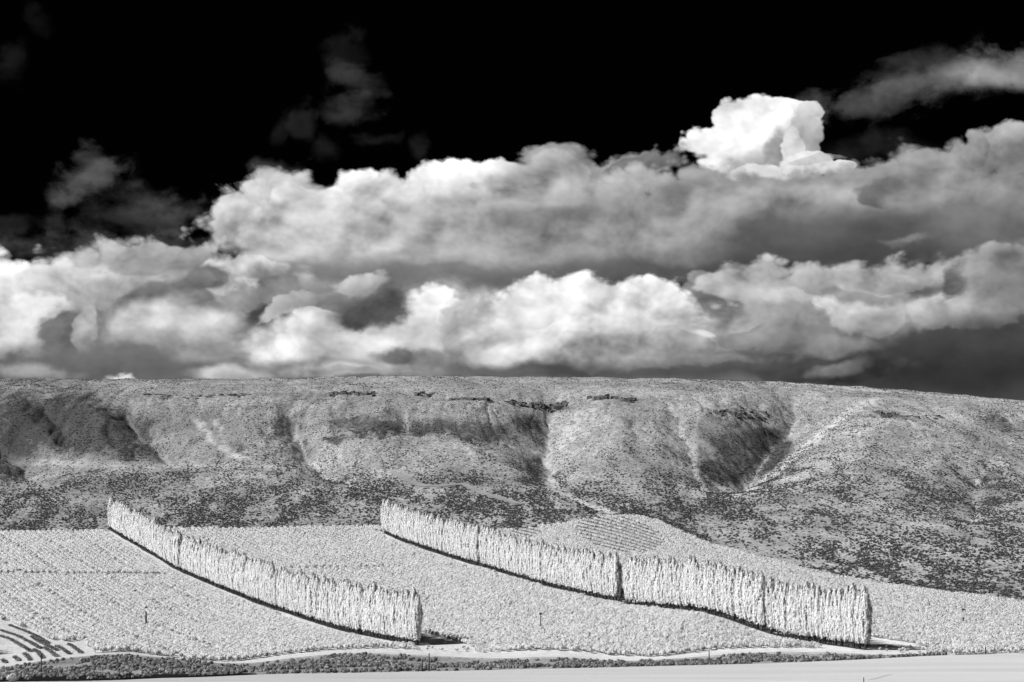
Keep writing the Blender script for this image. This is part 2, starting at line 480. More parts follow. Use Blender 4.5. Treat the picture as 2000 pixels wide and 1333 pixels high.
def pchip(xk, yk, x):
    """monotone cubic interpolation"""
    h = np.diff(xk)
    d = np.diff(yk) / h
    m = np.zeros(len(xk))
    m[0], m[-1] = d[0], d[-1]
    for i in range(1, len(xk) - 1):
        if d[i - 1] * d[i] > 0:
            w1, w2 = 2 * h[i] + h[i - 1], h[i] + 2 * h[i - 1]
            m[i] = (w1 + w2) / (w1 / d[i - 1] + w2 / d[i])
    i = np.clip(np.searchsorted(xk, x) - 1, 0, len(xk) - 2)
    t = (x - xk[i]) / h[i]
    return ((2 * t**3 - 3 * t**2 + 1) * yk[i] + (t**3 - 2 * t**2 + t) * h[i] * m[i]
            + (-2 * t**3 + 3 * t**2) * yk[i + 1] + (t**3 - t**2) * h[i] * m[i + 1])


TU = np.linspace(-0.385, 0.385, 232)
TY = np.arange(380.0, 1901.0, 4.0)


def build_table():
    pxs = np.array(sorted(COLS))
    kd = np.array([[k[0] for k in COLS[p]] for p in pxs], float)
    kt = np.array([[tv(k[1]) for k in COLS[p]] for p in pxs], float)
    us = (pxs - 1000) / F * 0.996
    tab = np.zeros((len(TU), len(TY)))
    for i, u in enumerate(TU):
        d = np.array([np.interp(u, us, kd[:, k]) for k in range(kd.shape[1])])
        t = np.array([np.interp(u, us, kt[:, k]) for k in range(kt.shape[1])])
        # a start on the flat field and a plateau behind the ridge
        d = np.concatenate([[370.0], d, [d[-1] + 90, d[-1] + 260]])
        zr = d[-3] * t[-1]
        t = np.concatenate([[-41.4 / 370.0], t, [(zr + 2.0) / d[-2], (zr + 4.0) / d[-1]]])
        tab[i] = pchip(d, d * t, np.minimum(TY, d[-1]))
    # smooth across the columns
    k = np.exp(-0.5 * (np.arange(-6, 7) / 2.6) ** 2)
    k /= k.sum()
    pad = np.pad(tab, ((6, 6), (0, 0)), mode='edge')
    tab = sum(k[j] * pad[j:j + len(TU)] for j in range(13))
    k = np.array([1, 2, 1]) / 4.0
    pad = np.pad(tab, ((0, 0), (1, 1)), mode='edge')
    return sum(k[j] * pad[:, j:j + len(TY)] for j in range(3))


TAB = build_table()


def base_h(x, y):
    x = np.asarray(x, float)
    y = np.asarray(y, float)
    yy = np.clip(y, 380.0, 1899.0)
    u = np.clip(x / yy, TU[0], TU[-1] - 1e-6)
    fi = (u - TU[0]) / (TU[1] - TU[0])
    fj = (yy - TY[0]) / 4.0
    i = np.clip(fi.astype(int), 0, len(TU) - 2)
    j = np.clip(fj.astype(int), 0, len(TY) - 2)
    a, b = fi - i, fj - j
    z = (TAB[i, j] * (1 - a) + TAB[i + 1, j] * a) * (1 - b) + (TAB[i, j + 1] * (1 - a) + TAB[i + 1, j + 1] * a) * b
    near = np.interp(y, [-6000, -600, -60, 0, 15, 100, 200, 300, 380], [120, 40, 2, -1.7, -3.6, -16, -29.5, -38.8, -41.5])
    z = np.where(y < 380, near, z)
    return np.where(y > 1899, z + (y - 1899) * 0.015, z)


MARCH = np.concatenate([np.arange(385, 700, 1.0), np.arange(700, 1895, 2.0)])


def P(px, py, hfun=None):
    """photo pixel -> point where its sight line meets the ground"""
    a, t = ray(px, py)
    z = (hfun or base_h)(a * MARCH, MARCH)
    over = z - t * MARCH
    idx = np.where(over >= 0)[0]
    if len(idx) == 0:
        i = int(np.argmax(over))
        d = MARCH[i]
    else:
        i = idx[0]
        if i == 0:
            d = MARCH[0]
        else:
            f = -over[i - 1] / (over[i] - over[i - 1])
            d = MARCH[i - 1] + f * (MARCH[i] - MARCH[i - 1])
    return np.array([a * d, d, float((hfun or base_h)(np.array(a * d), np.array(d)))])


def line_world(pts):
    return np.array([P(*p)[:2] for p in pts])


def seg_dist(x, y, line):
    """signed distance to a polyline (right of its direction > 0) and position 0..1 along it"""
    best = np.full(x.shape, 1e9)
    sgn = np.zeros(x.shape)
    tt = np.zeros(x.shape)
    ln = np.concatenate([[0], np.cumsum(np.linalg.norm(np.diff(line, axis=0), axis=1))])
    for k in range(len(line) - 1):
        ax, ay = line[k]
        dx, dy = line[k + 1] - line[k]
        l2 = dx * dx + dy * dy
        t = np.clip(((x - ax) * dx + (y - ay) * dy) / l2, 0, 1)
        ex, ey = x - (ax + t * dx), y - (ay + t * dy)
        d = np.hypot(ex, ey)
        s = np.sign(dx * ey - dy * ex)
        up = d < best
        best = np.where(up, d, best)
        sgn = np.where(up, s, sgn)
        tt = np.where(up, (ln[k] + t * math.sqrt(l2)) / ln[-1], tt)
    return best, sgn, tt


# gullies, written downhill: points, depth, width of the wall on its left in the picture, on its right, floor paleness
GULLIES = [
    ([(1552, 776), (1551, 812), (1547, 850), (1505, 905), (1455, 945), (1420, 966)], 27, 88, 60, .35),
    ([(1305, 790), (1325, 835), (1345, 890), (1358, 930), (1385, 960), (1415, 970)], 8, 40, 34, .4),
    ([(1118, 775), (1088, 805), (1074, 845), (1072, 890), (1066, 935), (1080, 955)], 22, 66, 64, .45),
    ([(1080, 955), (1115, 975), (1170, 1000), (1185, 1010)], 2.5, 20, 18, .8),
    ([(1000, 790), (1035, 825), (1066, 858)], 6, 24, 20, .3),
    ([(800, 795), (795, 825), (798, 848)], 6, 26, 26, .4),
    ([(585, 785), (574, 812), (574, 852), (590, 895), (640, 930), (700, 955)], 11, 40, 40, .4),
    ([(190, 772), (235, 815), (275, 862), (315, 900), (345, 920)], 15, 100, 44, .2),
    ([(75, 785), (110, 830), (150, 870)], 9, 50, 30, .0),
    ([(-60, 850), (0, 893), (40, 918), (90, 935)], 18, 70, 44, .2),
    ([(380, 800), (410, 850), (440, 880), (480, 905)], 4, 24, 22, .8),
    ([(415, 805), (425, 838), (445, 870)], 3, 18, 16, .7),
    ([(470, 830), (475, 858), (490, 890)], 3, 20, 16, .4),
    ([(1965, 885), (1925, 930), (1900, 985), (1880, 1030)], 10, 54, 44, .1),
    ([(1240, 800), (1235, 850), (1250, 910)], 4, 36, 30, .0),
    ([(700, 800), (690, 830), (650, 858)], 4, 36, 30, .0),
    ([(2090, 850), (2040, 900), (2000, 960)], 7, 50, 40, .1),
    ([(1660, 850), (1640, 900), (1600, 950)], 3, 40, 40, .0),
    ([(1780, 840), (1770, 900), (1740, 960)], 3.5, 46, 46, .0),
    ([(900, 870), (910, 910), (950, 940)], 3, 34, 30, .0),
    ([(520, 790), (520, 830), (530, 870)], 4, 30, 26, .1),
]
GL = []


def gully_warp(x, y):
    return x + (fbm(x / 26, y / 34, 61, 3) - 0.5) * 8 + (fbm(x / 7, y / 9, 64, 2) - 0.5) * 3, y + (fbm(x / 26, y / 34, 67, 3) - 0.5) * 14


def carve(x, y):
    dz = np.zeros(np.shape(x))
    x, y = gully_warp(x, y)
    for line, dep, wl, wr, pale in GL:
        d, s, t = seg_dist(x, y, line)
        w = np.where(s > 0, wl, wr) * (0.45 + 0.55 * np.clip(t * 2.2, 0, 1))   # picture-left is on the right hand going downhill
        a = np.clip(1 - d / w, 0, 1)
        prof = np.clip(t / 0.3 + 0.03, 0, 1) * np.clip((1.04 - t) / 0.34, 0.12, 1)
        dz = np.minimum(dz, -dep * prof * a ** 1.5)
    return dz


for pts, dep, wl, wr, pale in GULLIES:
    # the written points are where the floor of the gully is seen, so look for them on the lowered ground
    ln = []
    for i_, p_ in enumerate(pts):
        t_ = i_ / (len(pts) - 1)
        dp = dep * min(1, t_ / 0.3 + 0.03) * min(1, max(.12, (1.04 - t_) / 0.34))
        ln.append(P(p_[0], p_[1], lambda x, y: base_h(x, y) - dp)[:2])
    ln = np.array(ln)
    for i_ in range(len(ln) - 1, 0, -1):        # a gully only ever runs downhill
        if ln[i_ - 1, 1] < ln[i_, 1] + 12:
            ny = ln[i_, 1] + 12
            ln[i_ - 1] = (ln[i_ - 1, 0] * ny / ln[i_ - 1, 1], ny)
    GL.append((ln, dep, wl, wr, pale))

# gently swelling spurs between the gullies
BUMPS = [(1660, 850, 70, 60, 9), (1180, 850, 40, 60, 7), (1440, 830, 36, 50, 4), (880, 800, 90, 30, 5), (330, 850, 30, 50, 4),
         (120, 840, 30, 40, -3), (680, 860, 60, 40, 4), (1000, 900, 60, 50, 4), (1800, 900, 90, 80, 5)]
BW = [(P(a, b)[:2], c, d, e) for a, b, c, d, e in BUMPS]


def hill_w(x, y):
    """0 on the farmed ground, 1 on the hill"""
    return np.clip((y - TOPD(x / np.maximum(y, 300))) / 120.0, 0, 1)


TOP_EDGE = [(-600, 1044), (-300, 1042), (0, 1040), (100, 1040), (215, 1040), (350, 1034), (500, 1034), (745, 1031), (860, 1038), (1000, 1036), (1060, 1028),
            (1110, 1023), (1200, 1011), (1250, 1012), (1285, 1020), (1330, 1042), (1400, 1070), (1500, 1096), (1600, 1121), (1700, 1142),
            (1800, 1157), (1900, 1168), (2000, 1183), (2300, 1215), (2400, 1222)]
TOPW = np.array([P(*p) for p in TOP_EDGE])
_tu = TOPW[:, 0] / TOPW[:, 1]


def TOPD(u):
    return np.interp(u, _tu, TOPW[:, 1])


def height(x, y):
    x = np.asarray(x, float)
    y = np.asarray(y, float)
    z = base_h(x, y)
    hw = hill_w(x, y) * np.clip((y - 500) / 200, 0, 1)
    z = z + carve(x, y) * np.clip((2100 - y) / 200, 0, 1)
    for c, rx, ry, a in BW:
        z = z + a * np.exp(-((x - c[0]) / rx) ** 2 - ((y - c[1]) / ry) ** 2)
    far = np.clip((2600 - y) / 800, 0, 1)
    # rills: sharp little channels running downhill on the steep face
    steep = np.clip((y - 1270) / 90, 0, 1) * np.clip((1560 - y) / 60, 0, 1) * hw
    wx = x + (fbm(x / 40, y / 60, 83, 2) - .5) * 30
    r1 = 1 - np.abs(2 * fbm(wx / 30, y / 150, 85, 2) - 1)
    r2 = 1 - np.abs(2 * fbm(wx / 11, y / 70, 88, 2) - 1)
    z = z - steep * (0.7 * np.clip((r1 - .72) / .28, 0, 1) ** 1.5 + 0.8 * np.clip((r2 - .7) / .3, 0, 1) ** 1.3)
    z = z + hw * far * ((fbm(x / 70, y / 110, 3, 4) - 0.5) * 5.0 * np.clip((1560 - y) / 150, 0.25, 1) + (fbm(x / 14, y / 34, 9, 3) - 0.5) * 2.6 * np.clip((y - 1150) / 150, 0.3, 1))
    oz = np.clip((y - 560) / 60, 0, 1) * (1 - hw)
    z = z + oz * ((fbm(x / 55, y / 70, 21, 2) - 0.5) * 1.6)
    return z


def G(px, py):
    """photo pixel -> point on the finished ground"""
    return P(px, py, height)


def to_px(x, y, z):
    yc = y * CP + z * SP
    zc = -y * SP + z * CP
    return CX + F * x / yc, CY - F * zc / yc


# ------------------------------------------------------------------ materials (all neutral: the film sees only infrared brightness)
def mat_new(name):
    m = bpy.data.materials.new(name)
    m.use_nodes = True
    m.node_tree.nodes.clear()
    return m, NB(m.node_tree)


def finish(m, b, shader):
    o = b.n('ShaderNodeOutputMaterial')
    m.node_tree.links.new(shader, o.inputs['Surface'])
    return m


def grey(b, v):
    return b.n('ShaderNodeCombineColor', {0: v, 1: v, 2: v}).outputs[0]


def leaf_mat(name, lo, hi, trans, spread=0.12, scale=0.6, puffy=0.7):
    m, b = mat_new(name)
    oi = b.n('ShaderNodeObjectInfo')
    tc = b.n('ShaderNodeTexCoord')
    nz = b.n('ShaderNodeTexNoise', {'Vector': tc.outputs['Object'], 'Scale': scale, 'Detail': 2.0})
    v = b.n('ShaderNodeMapRange', {'Value': nz.outputs[0], 'From Min': 0.3, 'From Max': 0.7, 'To Min': lo, 'To Max': hi}).outputs[0]
    r = b.m('MULTIPLY_ADD', oi.outputs['Random'], spread, 1.0 - spread)
    v = b.m('MULTIPLY', v, r)
    c = grey(b, v)
    out = b.n('ShaderNodeAttribute', attribute_name='outward').outputs['Vector']
    out = b.n('ShaderNodeVectorTransform', {0: out}, vector_type='NORMAL', convert_from='OBJECT', convert_to='WORLD').outputs[0]
    geo = b.n('ShaderNodeNewGeometry').outputs['Normal']
    nrm = b.v('NORMALIZE', b.v('ADD', b.v('SCALE', out, scale=puffy), b.v('SCALE', geo, scale=1.0 - puffy)))
    d = b.n('ShaderNodeBsdfDiffuse', {'Color': c, 'Roughness': 0.0, 'Normal': nrm}).outputs[0]
    t = b.n('ShaderNodeBsdfTranslucent', {'Color': c}).outputs[0]
    mx = b.n('ShaderNodeMixShader', {0: trans, 1: d, 2: t}).outputs[0]
    return finish(m, b, mx)


def plain_mat(name, v, rough=0.8, var=0.15, scale=3.0, metallic=0.0):
    m, b = mat_new(name)
    tc = b.n('ShaderNodeTexCoord')
    nz = b.n('ShaderNodeTexNoise', {'Vector': tc.outputs['Object'], 'Scale': scale, 'Detail': 4.0})
    r = b.n('ShaderNodeMapRange', {'Value': nz.outputs[0], 'From Min': 0.25, 'From Max': 0.75, 'To Min': v * (1 - var), 'To Max': v * (1 + var)}).outputs[0]
    p = b.n('ShaderNodeBsdfPrincipled', {'Base Color': grey(b, r), 'Roughness': rough, 'Metallic': metallic})
    p.inputs['Specular IOR Level'].default_value = 0.2
    bp = b.n('ShaderNodeBump', {'Strength': 0.4, 'Distance': 0.05, 'Height': nz.outputs[0]})
    m.node_tree.links.new(bp.outputs[0], p.inputs['Normal'])
    return finish(m, b, p.outputs[0])


def ground_mat():
    m, b = mat_new("hill_and_orchard_ground")
    geo = b.n('ShaderNodeNewGeometry')
    pos = geo.outputs['Position']
    at = lambda n: b.n('ShaderNodeAttribute', attribute_name=n).outputs['Fac']
    hill, pale, scrub_shade = at('hill'), at('pale'), at('scrub_shade')
    nb = b.n('ShaderNodeTexNoise', {'Vector': pos, 'Scale': 0.016, 'Detail': 5.0, 'Roughness': 0.62}).outputs[0]
    nf = b.n('ShaderNodeTexNoise', {'Vector': b.v('MULTIPLY', pos, (1, 0.6, 1)), 'Scale': 0.22, 'Detail': 5.0, 'Roughness': 0.7}).outputs[0]
    nt = b.n('ShaderNodeTexNoise', {'Vector': b.v('MULTIPLY', pos, (1, 0.55, 1)), 'Scale': 0.75, 'Detail': 3.0, 'Roughness': 0.7}).outputs[0]
    # dry grass, with tussocks
    g = b.n('ShaderNodeMapRange', {'Value': nb, 'From Min': 0.35, 'From Max': 0.65, 'To Min': 0.32, 'To Max': 0.54}).outputs[0]
    tus = b.n('ShaderNodeMapRange', {'Value': nf, 'From Min': 0.34, 'From Max': 0.62, 'To Min': 0.66, 'To Max': 1.10}).outputs[0]
    g = b.m('MULTIPLY', g, tus)
    speck = b.n('ShaderNodeMapRange', {'Value': nt, 'From Min': 0.38, 'From Max': 0.58, 'To Min': 0.50, 'To Max': 1.10}).outputs[0]
    g = b.m('MULTIPLY', g, speck)
    # low dark scrub, and hillside shade painted into the ground colour
    thr = b.m('MULTIPLY_ADD', scrub_shade, -0.30, 0.62)
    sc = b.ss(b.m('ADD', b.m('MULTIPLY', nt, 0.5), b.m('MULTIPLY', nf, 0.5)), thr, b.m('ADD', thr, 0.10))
    sc = b.m('MULTIPLY', sc, b.m('MINIMUM', b.m('MULTIPLY', scrub_shade, 2.0), 1.0))
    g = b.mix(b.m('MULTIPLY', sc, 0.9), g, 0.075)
    # washed-out gravel in the gully beds, and sunlight painted along spurs and rim
    pn = b.m('MULTIPLY', pale, b.ss(nf, 0.36, 0.55))
    g = b.mix(pn, g, 0.66)
    # orchard floor: mown grass
    o = b.n('ShaderNodeMapRange', {'Value': nf, 'From Min': 0.3, 'From Max': 0.7, 'To Min': 0.56, 'To Max': 0.74}).outputs[0]
    v = b.mix(hill, o, g)
    hgt = b.m('ADD', b.m('MULTIPLY', nt, 0.5), nf)
    bp = b.n('ShaderNodeBump', {'Strength': 0.55, 'Distance': 1.3, 'Height': hgt})
    d = b.n('ShaderNodeBsdfDiffuse', {'Color': grey(b, v), 'Roughness': 0.5, 'Normal': bp.outputs[0]})
    return finish(m, b, d.outputs[0])


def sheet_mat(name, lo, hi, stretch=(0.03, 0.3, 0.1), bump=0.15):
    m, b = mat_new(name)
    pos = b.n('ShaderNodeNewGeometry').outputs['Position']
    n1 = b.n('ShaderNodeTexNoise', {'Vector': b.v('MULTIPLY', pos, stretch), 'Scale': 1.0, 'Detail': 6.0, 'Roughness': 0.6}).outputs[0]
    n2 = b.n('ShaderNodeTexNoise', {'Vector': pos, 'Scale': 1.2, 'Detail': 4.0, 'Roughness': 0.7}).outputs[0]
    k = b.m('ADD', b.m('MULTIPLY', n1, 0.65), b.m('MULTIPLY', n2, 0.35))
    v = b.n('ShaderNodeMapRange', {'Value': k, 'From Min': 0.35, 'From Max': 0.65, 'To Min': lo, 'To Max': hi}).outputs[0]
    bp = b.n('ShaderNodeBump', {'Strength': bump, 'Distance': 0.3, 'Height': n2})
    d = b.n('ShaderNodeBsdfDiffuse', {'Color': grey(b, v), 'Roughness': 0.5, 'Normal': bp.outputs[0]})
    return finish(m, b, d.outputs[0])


M_GROUND = ground_mat()
M_FIELD = sheet_mat("mown_field", 0.47, 0.61, (0.012, 0.14, 0.1))
M_ROAD = sheet_mat("dirt_road", 0.52, 0.74, (0.12, 0.12, 0.1), 0.3)
M_TRACK = sheet_mat("gravel_track", 0.26, 0.36, (0.12, 0.12, 0.1), 0.3)
M_DITCH = sheet_mat("wet_ditch", 0.012, 0.03, (0.1, 0.2, 0.1), 0.3)
M_POPLAR = leaf_mat("poplar_leaves", 0.84, 0.95, 0.36, 0.06, 0.5, 0.88)
M_ORCH = leaf_mat("orchard_leaves", 0.84, 0.95, 0.42, 0.06, 0.7, 0.9)
M_SAGE = leaf_mat("sagebrush_leaves", 0.10, 0.32, 0.15, 0.6, 1.2)
M_BANK = leaf_mat("bank_sagebrush_leaves", 0.26, 0.74, 0.2, 0.6, 1.6)
M_CROP = leaf_mat("low_crop_leaves", 0.2, 0.48, 0.25, 0.2, 1.0)
M_PALE = leaf_mat("pale_shrub_leaves", 0.7, 0.9, 0.4, 0.1, 1.0)
M_BARK = plain_mat("bark", 0.05, 0.9, 0.4, 2.0)
M_ROW_GROUND = sheet_mat("dark_row_ground", 0.06, 0.12, (0.3, 0.3, 0.1), 0.3)
M_ROCK = plain_mat("basalt", 0.12, 0.85, 0.45, 0.8)
M_POST = plain_mat("weathered_post", 0.05, 0.8, 0.3, 2.0)
M_STEEL = plain_mat("painted_steel", 0.10, 0.5, 0.2, 2.0)
M_WHITE = plain_mat("white_blade", 0.85, 0.5, 0.05, 2.0)


# ------------------------------------------------------------------ mesh helpers
def mesh_np(name, verts, faces, mat, smooth=False):
    me = bpy.data.meshes.new(name)
    verts = np.asarray(verts, np.float32)
    me.vertices.add(len(verts))
    me.vertices.foreach_set('co', verts.ravel())
    faces = np.asarray(faces, np.int32)
    nf, k = faces.shape
    me.loops.add(nf * k)
    me.loops.foreach_set('vertex_index', faces.ravel())
    me.polygons.add(nf)
    me.polygons.foreach_set('loop_start', np.arange(0, nf * k, k, dtype=np.int32))
    me.polygons.foreach_set('loop_total', np.full(nf, k, np.int32))
    if smooth:
        me.polygons.foreach_set('use_smooth', np.ones(nf, bool))
    me.update(calc_edges=True)
    if mat and mat.name.endswith("leaves"):
        at = me.attributes.new('outward', 'FLOAT_VECTOR', 'POINT')
        at.data.foreach_set('vector', LEAF_OUT.ravel())
    if mat:
        me.materials.append(mat)
    return me


def link(name, me, parent=None, loc=(0, 0, 0), rz=0.0, scale=None):
    o = bpy.data.objects.new(name, me)
    COL.objects.link(o)
    o.location = loc
    o.rotation_euler = (0, 0, rz)
    if scale is not None:
        o.scale = scale if hasattr(scale, '__len__') else (scale,) * 3
    if parent:
        o.parent = parent
    return o


def tag(o, label=None, cat=None, group=None, kind=None):
    if label:
        o['label'] = label
    if cat:
        o['category'] = cat
    if group:
        o['group'] = group
    if kind:
        o['kind'] = kind
    return o


def tube(pts, radii, sides=6):
    """tapered tube along points -> verts, quads"""
    V, Fc = [], []
    pts = [Vector(p) for p in pts]
    for i, p in enumerate(pts):
        t = (pts[min(i + 1, len(pts) - 1)] - pts[max(i - 1, 0)]).normalized()
        a = t.orthogonal().normalized() if abs(t.z) < 0.95 else Vector((1, 0, 0))
        a = (a - t * a.dot(t)).normalized()
        bb = t.cross(a)
        for s in range(sides):
            an = 2 * math.pi * s / sides
            V.append(p + (a * math.cos(an) + bb * math.sin(an)) * radii[i])
    for i in range(len(pts) - 1):
        for s in range(sides):
            s2 = (s + 1) % sides
            Fc.append((i * sides + s, i * sides + s2, (i + 1) * sides + s2, (i + 1) * sides + s))
    n = len(pts) - 1
    c0, c1 = len(V), len(V) + 1
    V += [pts[0], pts[-1]]
    for s in range(sides):
        s2 = (s + 1) % sides
        Fc.append((c0, s2, s, c0))
        Fc.append((c1, n * sides + s, n * sides + s2, c1))
    return V, Fc


def mesh_poly(name, parts, mat, smooth=False):
    V, Fc = [], []
    for v, f in parts:
        o = len(V)
        V += [tuple(p) for p in v]
        for q in f:
            q = list(dict.fromkeys(q))
            Fc.append([i + o for i in q])
    me = bpy.data.meshes.new(name)
    me.from_pydata(V, [], Fc)
    if smooth:
        for p in me.polygons:
            p.use_smooth = True
    me.materials.append(mat)
    return me


def box(cx, cy_, cz, sx, sy, sz):
    v = [(cx + sx * a, cy_ + sy * b, cz + sz * c) for a in (-.5, .5) for b in (-.5, .5) for c in (-.5, .5)]
    f = [(0, 1, 3, 2), (4, 6, 7, 5), (0, 4, 5, 1), (2, 3, 7, 6), (0, 2, 6, 4), (1, 5, 7, 3)]
    return v, f


def leaves(centres, size, normals, r, tall=1.0):
    """little leaf-shaped quads at the given centres"""
    n = len(centres)
    nrm = normals + r.normal(0, 0.55, (n, 3))
    nrm /= np.linalg.norm(nrm, axis=1, keepdims=True) + 1e-9
    up = np.array([0, 0, 1.0]) + r.normal(0, 0.35, (n, 3))
    a = np.cross(nrm, up)
    a /= np.linalg.norm(a, axis=1, keepdims=True) + 1e-9
    bb = np.cross(a, nrm)
    s = (size * r.uniform(0.65, 1.3, n))[:, None]
    V = np.stack([centres - bb * s * tall, centres + a * s * 0.62, centres + bb * s * tall, centres - a * s * 0.62], 1).reshape(-1, 3)
    Fc = np.arange(n * 4).reshape(n, 4)
    global LEAF_OUT
    on = normals / (np.linalg.norm(normals, axis=1, keepdims=True) + 1e-9)
    LEAF_OUT = np.repeat(on, 4, axis=0).astype(np.float32)
    return V, Fc


# ------------------------------------------------------------------ the ground sheet
def in_poly(x, y, poly):
    inside = np.zeros(np.shape(x), bool)
    j = len(poly) - 1
    for i in range(len(poly)):
        xi, yi = poly[i]
        xj, yj = poly[j]
        if yi != yj:
            c = ((yi > y) != (yj > y)) & (x < (xj - xi) * (y - yi) / (yj - yi) + xi)
            inside ^= c
        j = i
    return inside


BOTTOM_EDGE = [(2400, 1266), (2300, 1268), (2000, 1275), (1850, 1279), (1770, 1277), (1700, 1271), (1620, 1267), (1500, 1266), (1400, 1270), (1290, 1284), (1220, 1284),
               (1130, 1278), (1050, 1275), (960, 1279), (880, 1277), (810, 1271), (750, 1268), (640, 1272), (540, 1282), (470, 1291),
               (400, 1290), (330, 1282), (250, 1271), (185, 1275), (170, 1262), (155, 1253), (120, 1255), (95, 1249), (60, 1235),
               (25, 1217), (0, 1210), (-60, 1200), (-300, 1200)]
ORCHARD = np.array([P(*p)[:2] for p in TOP_EDGE] + [P(*p)[:2] for p in BOTTOM_EDGE])

# shade on slopes and gully walls, painted as dark ground with denser sage: photo x, y, rx, ry, turn, amount
SLOPE_SHADE = [(820, 835, 190, 17, -2, .95), (690, 850, 80, 12, 10, .7), (930, 838, 90, 22, -12, .8), (1040, 835, 50, 34, -30, .8),
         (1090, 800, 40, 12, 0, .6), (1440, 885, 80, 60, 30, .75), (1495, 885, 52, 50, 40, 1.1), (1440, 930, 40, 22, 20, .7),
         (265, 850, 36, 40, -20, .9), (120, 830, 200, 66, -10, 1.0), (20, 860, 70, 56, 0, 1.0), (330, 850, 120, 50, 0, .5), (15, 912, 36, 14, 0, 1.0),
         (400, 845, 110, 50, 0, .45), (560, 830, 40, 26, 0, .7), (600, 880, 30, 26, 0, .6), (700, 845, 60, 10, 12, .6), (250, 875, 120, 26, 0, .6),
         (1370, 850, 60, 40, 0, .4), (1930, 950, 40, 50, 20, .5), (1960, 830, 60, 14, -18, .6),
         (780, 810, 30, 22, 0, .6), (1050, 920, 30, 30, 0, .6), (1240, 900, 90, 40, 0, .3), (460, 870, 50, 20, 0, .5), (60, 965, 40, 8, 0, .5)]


def slope_shade_at(qx, qy):
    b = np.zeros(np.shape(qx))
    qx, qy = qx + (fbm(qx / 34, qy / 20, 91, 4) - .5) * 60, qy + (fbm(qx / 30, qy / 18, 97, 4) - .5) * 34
    for cx, cy_, rx, ry, tn, am in SLOPE_SHADE:
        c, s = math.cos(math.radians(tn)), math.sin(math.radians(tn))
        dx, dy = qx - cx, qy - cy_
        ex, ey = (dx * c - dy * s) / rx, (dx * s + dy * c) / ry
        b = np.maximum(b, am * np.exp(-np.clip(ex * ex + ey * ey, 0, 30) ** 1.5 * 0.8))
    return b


def sage_density(qx, qy, x, y):
    """0..1 cover of sagebrush on the hill, thickened where slope shade is painted"""
    low = np.clip((qy - 870) / 110, 0, 1)
    d = 0.19 + 0.52 * low
    d = d * (0.45 + 1.1 * np.clip((fbm(x / 60, y / 120, 31, 4) - 0.34) * 2.6, 0, 1))
    d = d * np.where((qx < 420) & (np.abs(qy - 905 + 8 * np.sin(qx / 60)) < 11), 0.12, 1)
    d = d + 0.45 * slope_shade_at(qx, qy)
    d = d * np.clip((fbm(x / 8, y / 30, 41, 3) - .28) * 3.6, 0.15, 1.35)
    return np.clip(d, 0, 1)


# dirt road below the orchard
ROAD = [(-300, 1309), (0, 1301), (60, 1294), (130, 1285), (200, 1279), (260, 1277.5), (320, 1283), (390, 1292), (440, 1296.5), (480, 1297), (520, 1292), (580, 1283),
        (650, 1277), (740, 1274.5), (820, 1276.5), (900, 1282), (960, 1286), (1010, 1284), (1080, 1281.5), (1150, 1285), (1220, 1289.5), (1270, 1291),
        (1320, 1287), (1390, 1278), (1460, 1274), (1550, 1272.5), (1640, 1273.5), (1720, 1276.5), (1800, 1281), (1900, 1284), (2100, 1283), (2350, 1281)]
rd = np.array([G(*p)[:2] for p in ROAD])
for _ in range(2):
    rd[1:-1, 1] = 0.25 * rd[:-2, 1] + 0.5 * rd[1:-1, 1] + 0.25 * rd[2:, 1]


def offset(line, d):
    t = np.gradient(line, axis=0)
    nrm = np.stack([-t[:, 1], t[:, 0]], 1)
    nrm /= np.linalg.norm(nrm, axis=1, keepdims=True)
    return line + nrm * d


def young(qx, qy):
    """younger blocks, where the rows still stand apart"""
    t = np.exp(-(((qx - 1210 - (qy - 1045) * .8) / 84) ** 2 + ((qy - 1048) / 38) ** 2) ** 2)
    t = np.maximum(t, np.exp(-(((qx - 1030) / 30) ** 2 + ((qy - 1042) / 13) ** 2) ** 2))
    return t


GRID = {}


def ground_z(x, y):
    """height read off the finished ground sheet"""
    r, u, Z = GRID['rows'], GRID['us'], GRID['Z']
    uu = x / np.maximum(y, 380)
    i = np.clip(np.searchsorted(r, y) - 1, 0, len(r) - 2)
    j = np.clip(np.searchsorted(u, uu) - 1, 0, len(u) - 2)
    a = (y - r[i]) / (r[i + 1] - r[i])
    b = (uu - u[j]) / (u[j + 1] - u[j])
    return (Z[i, j] * (1 - b) + Z[i, j + 1] * b) * (1 - a) + (Z[i + 1, j] * (1 - b) + Z[i + 1, j + 1] * b) * a


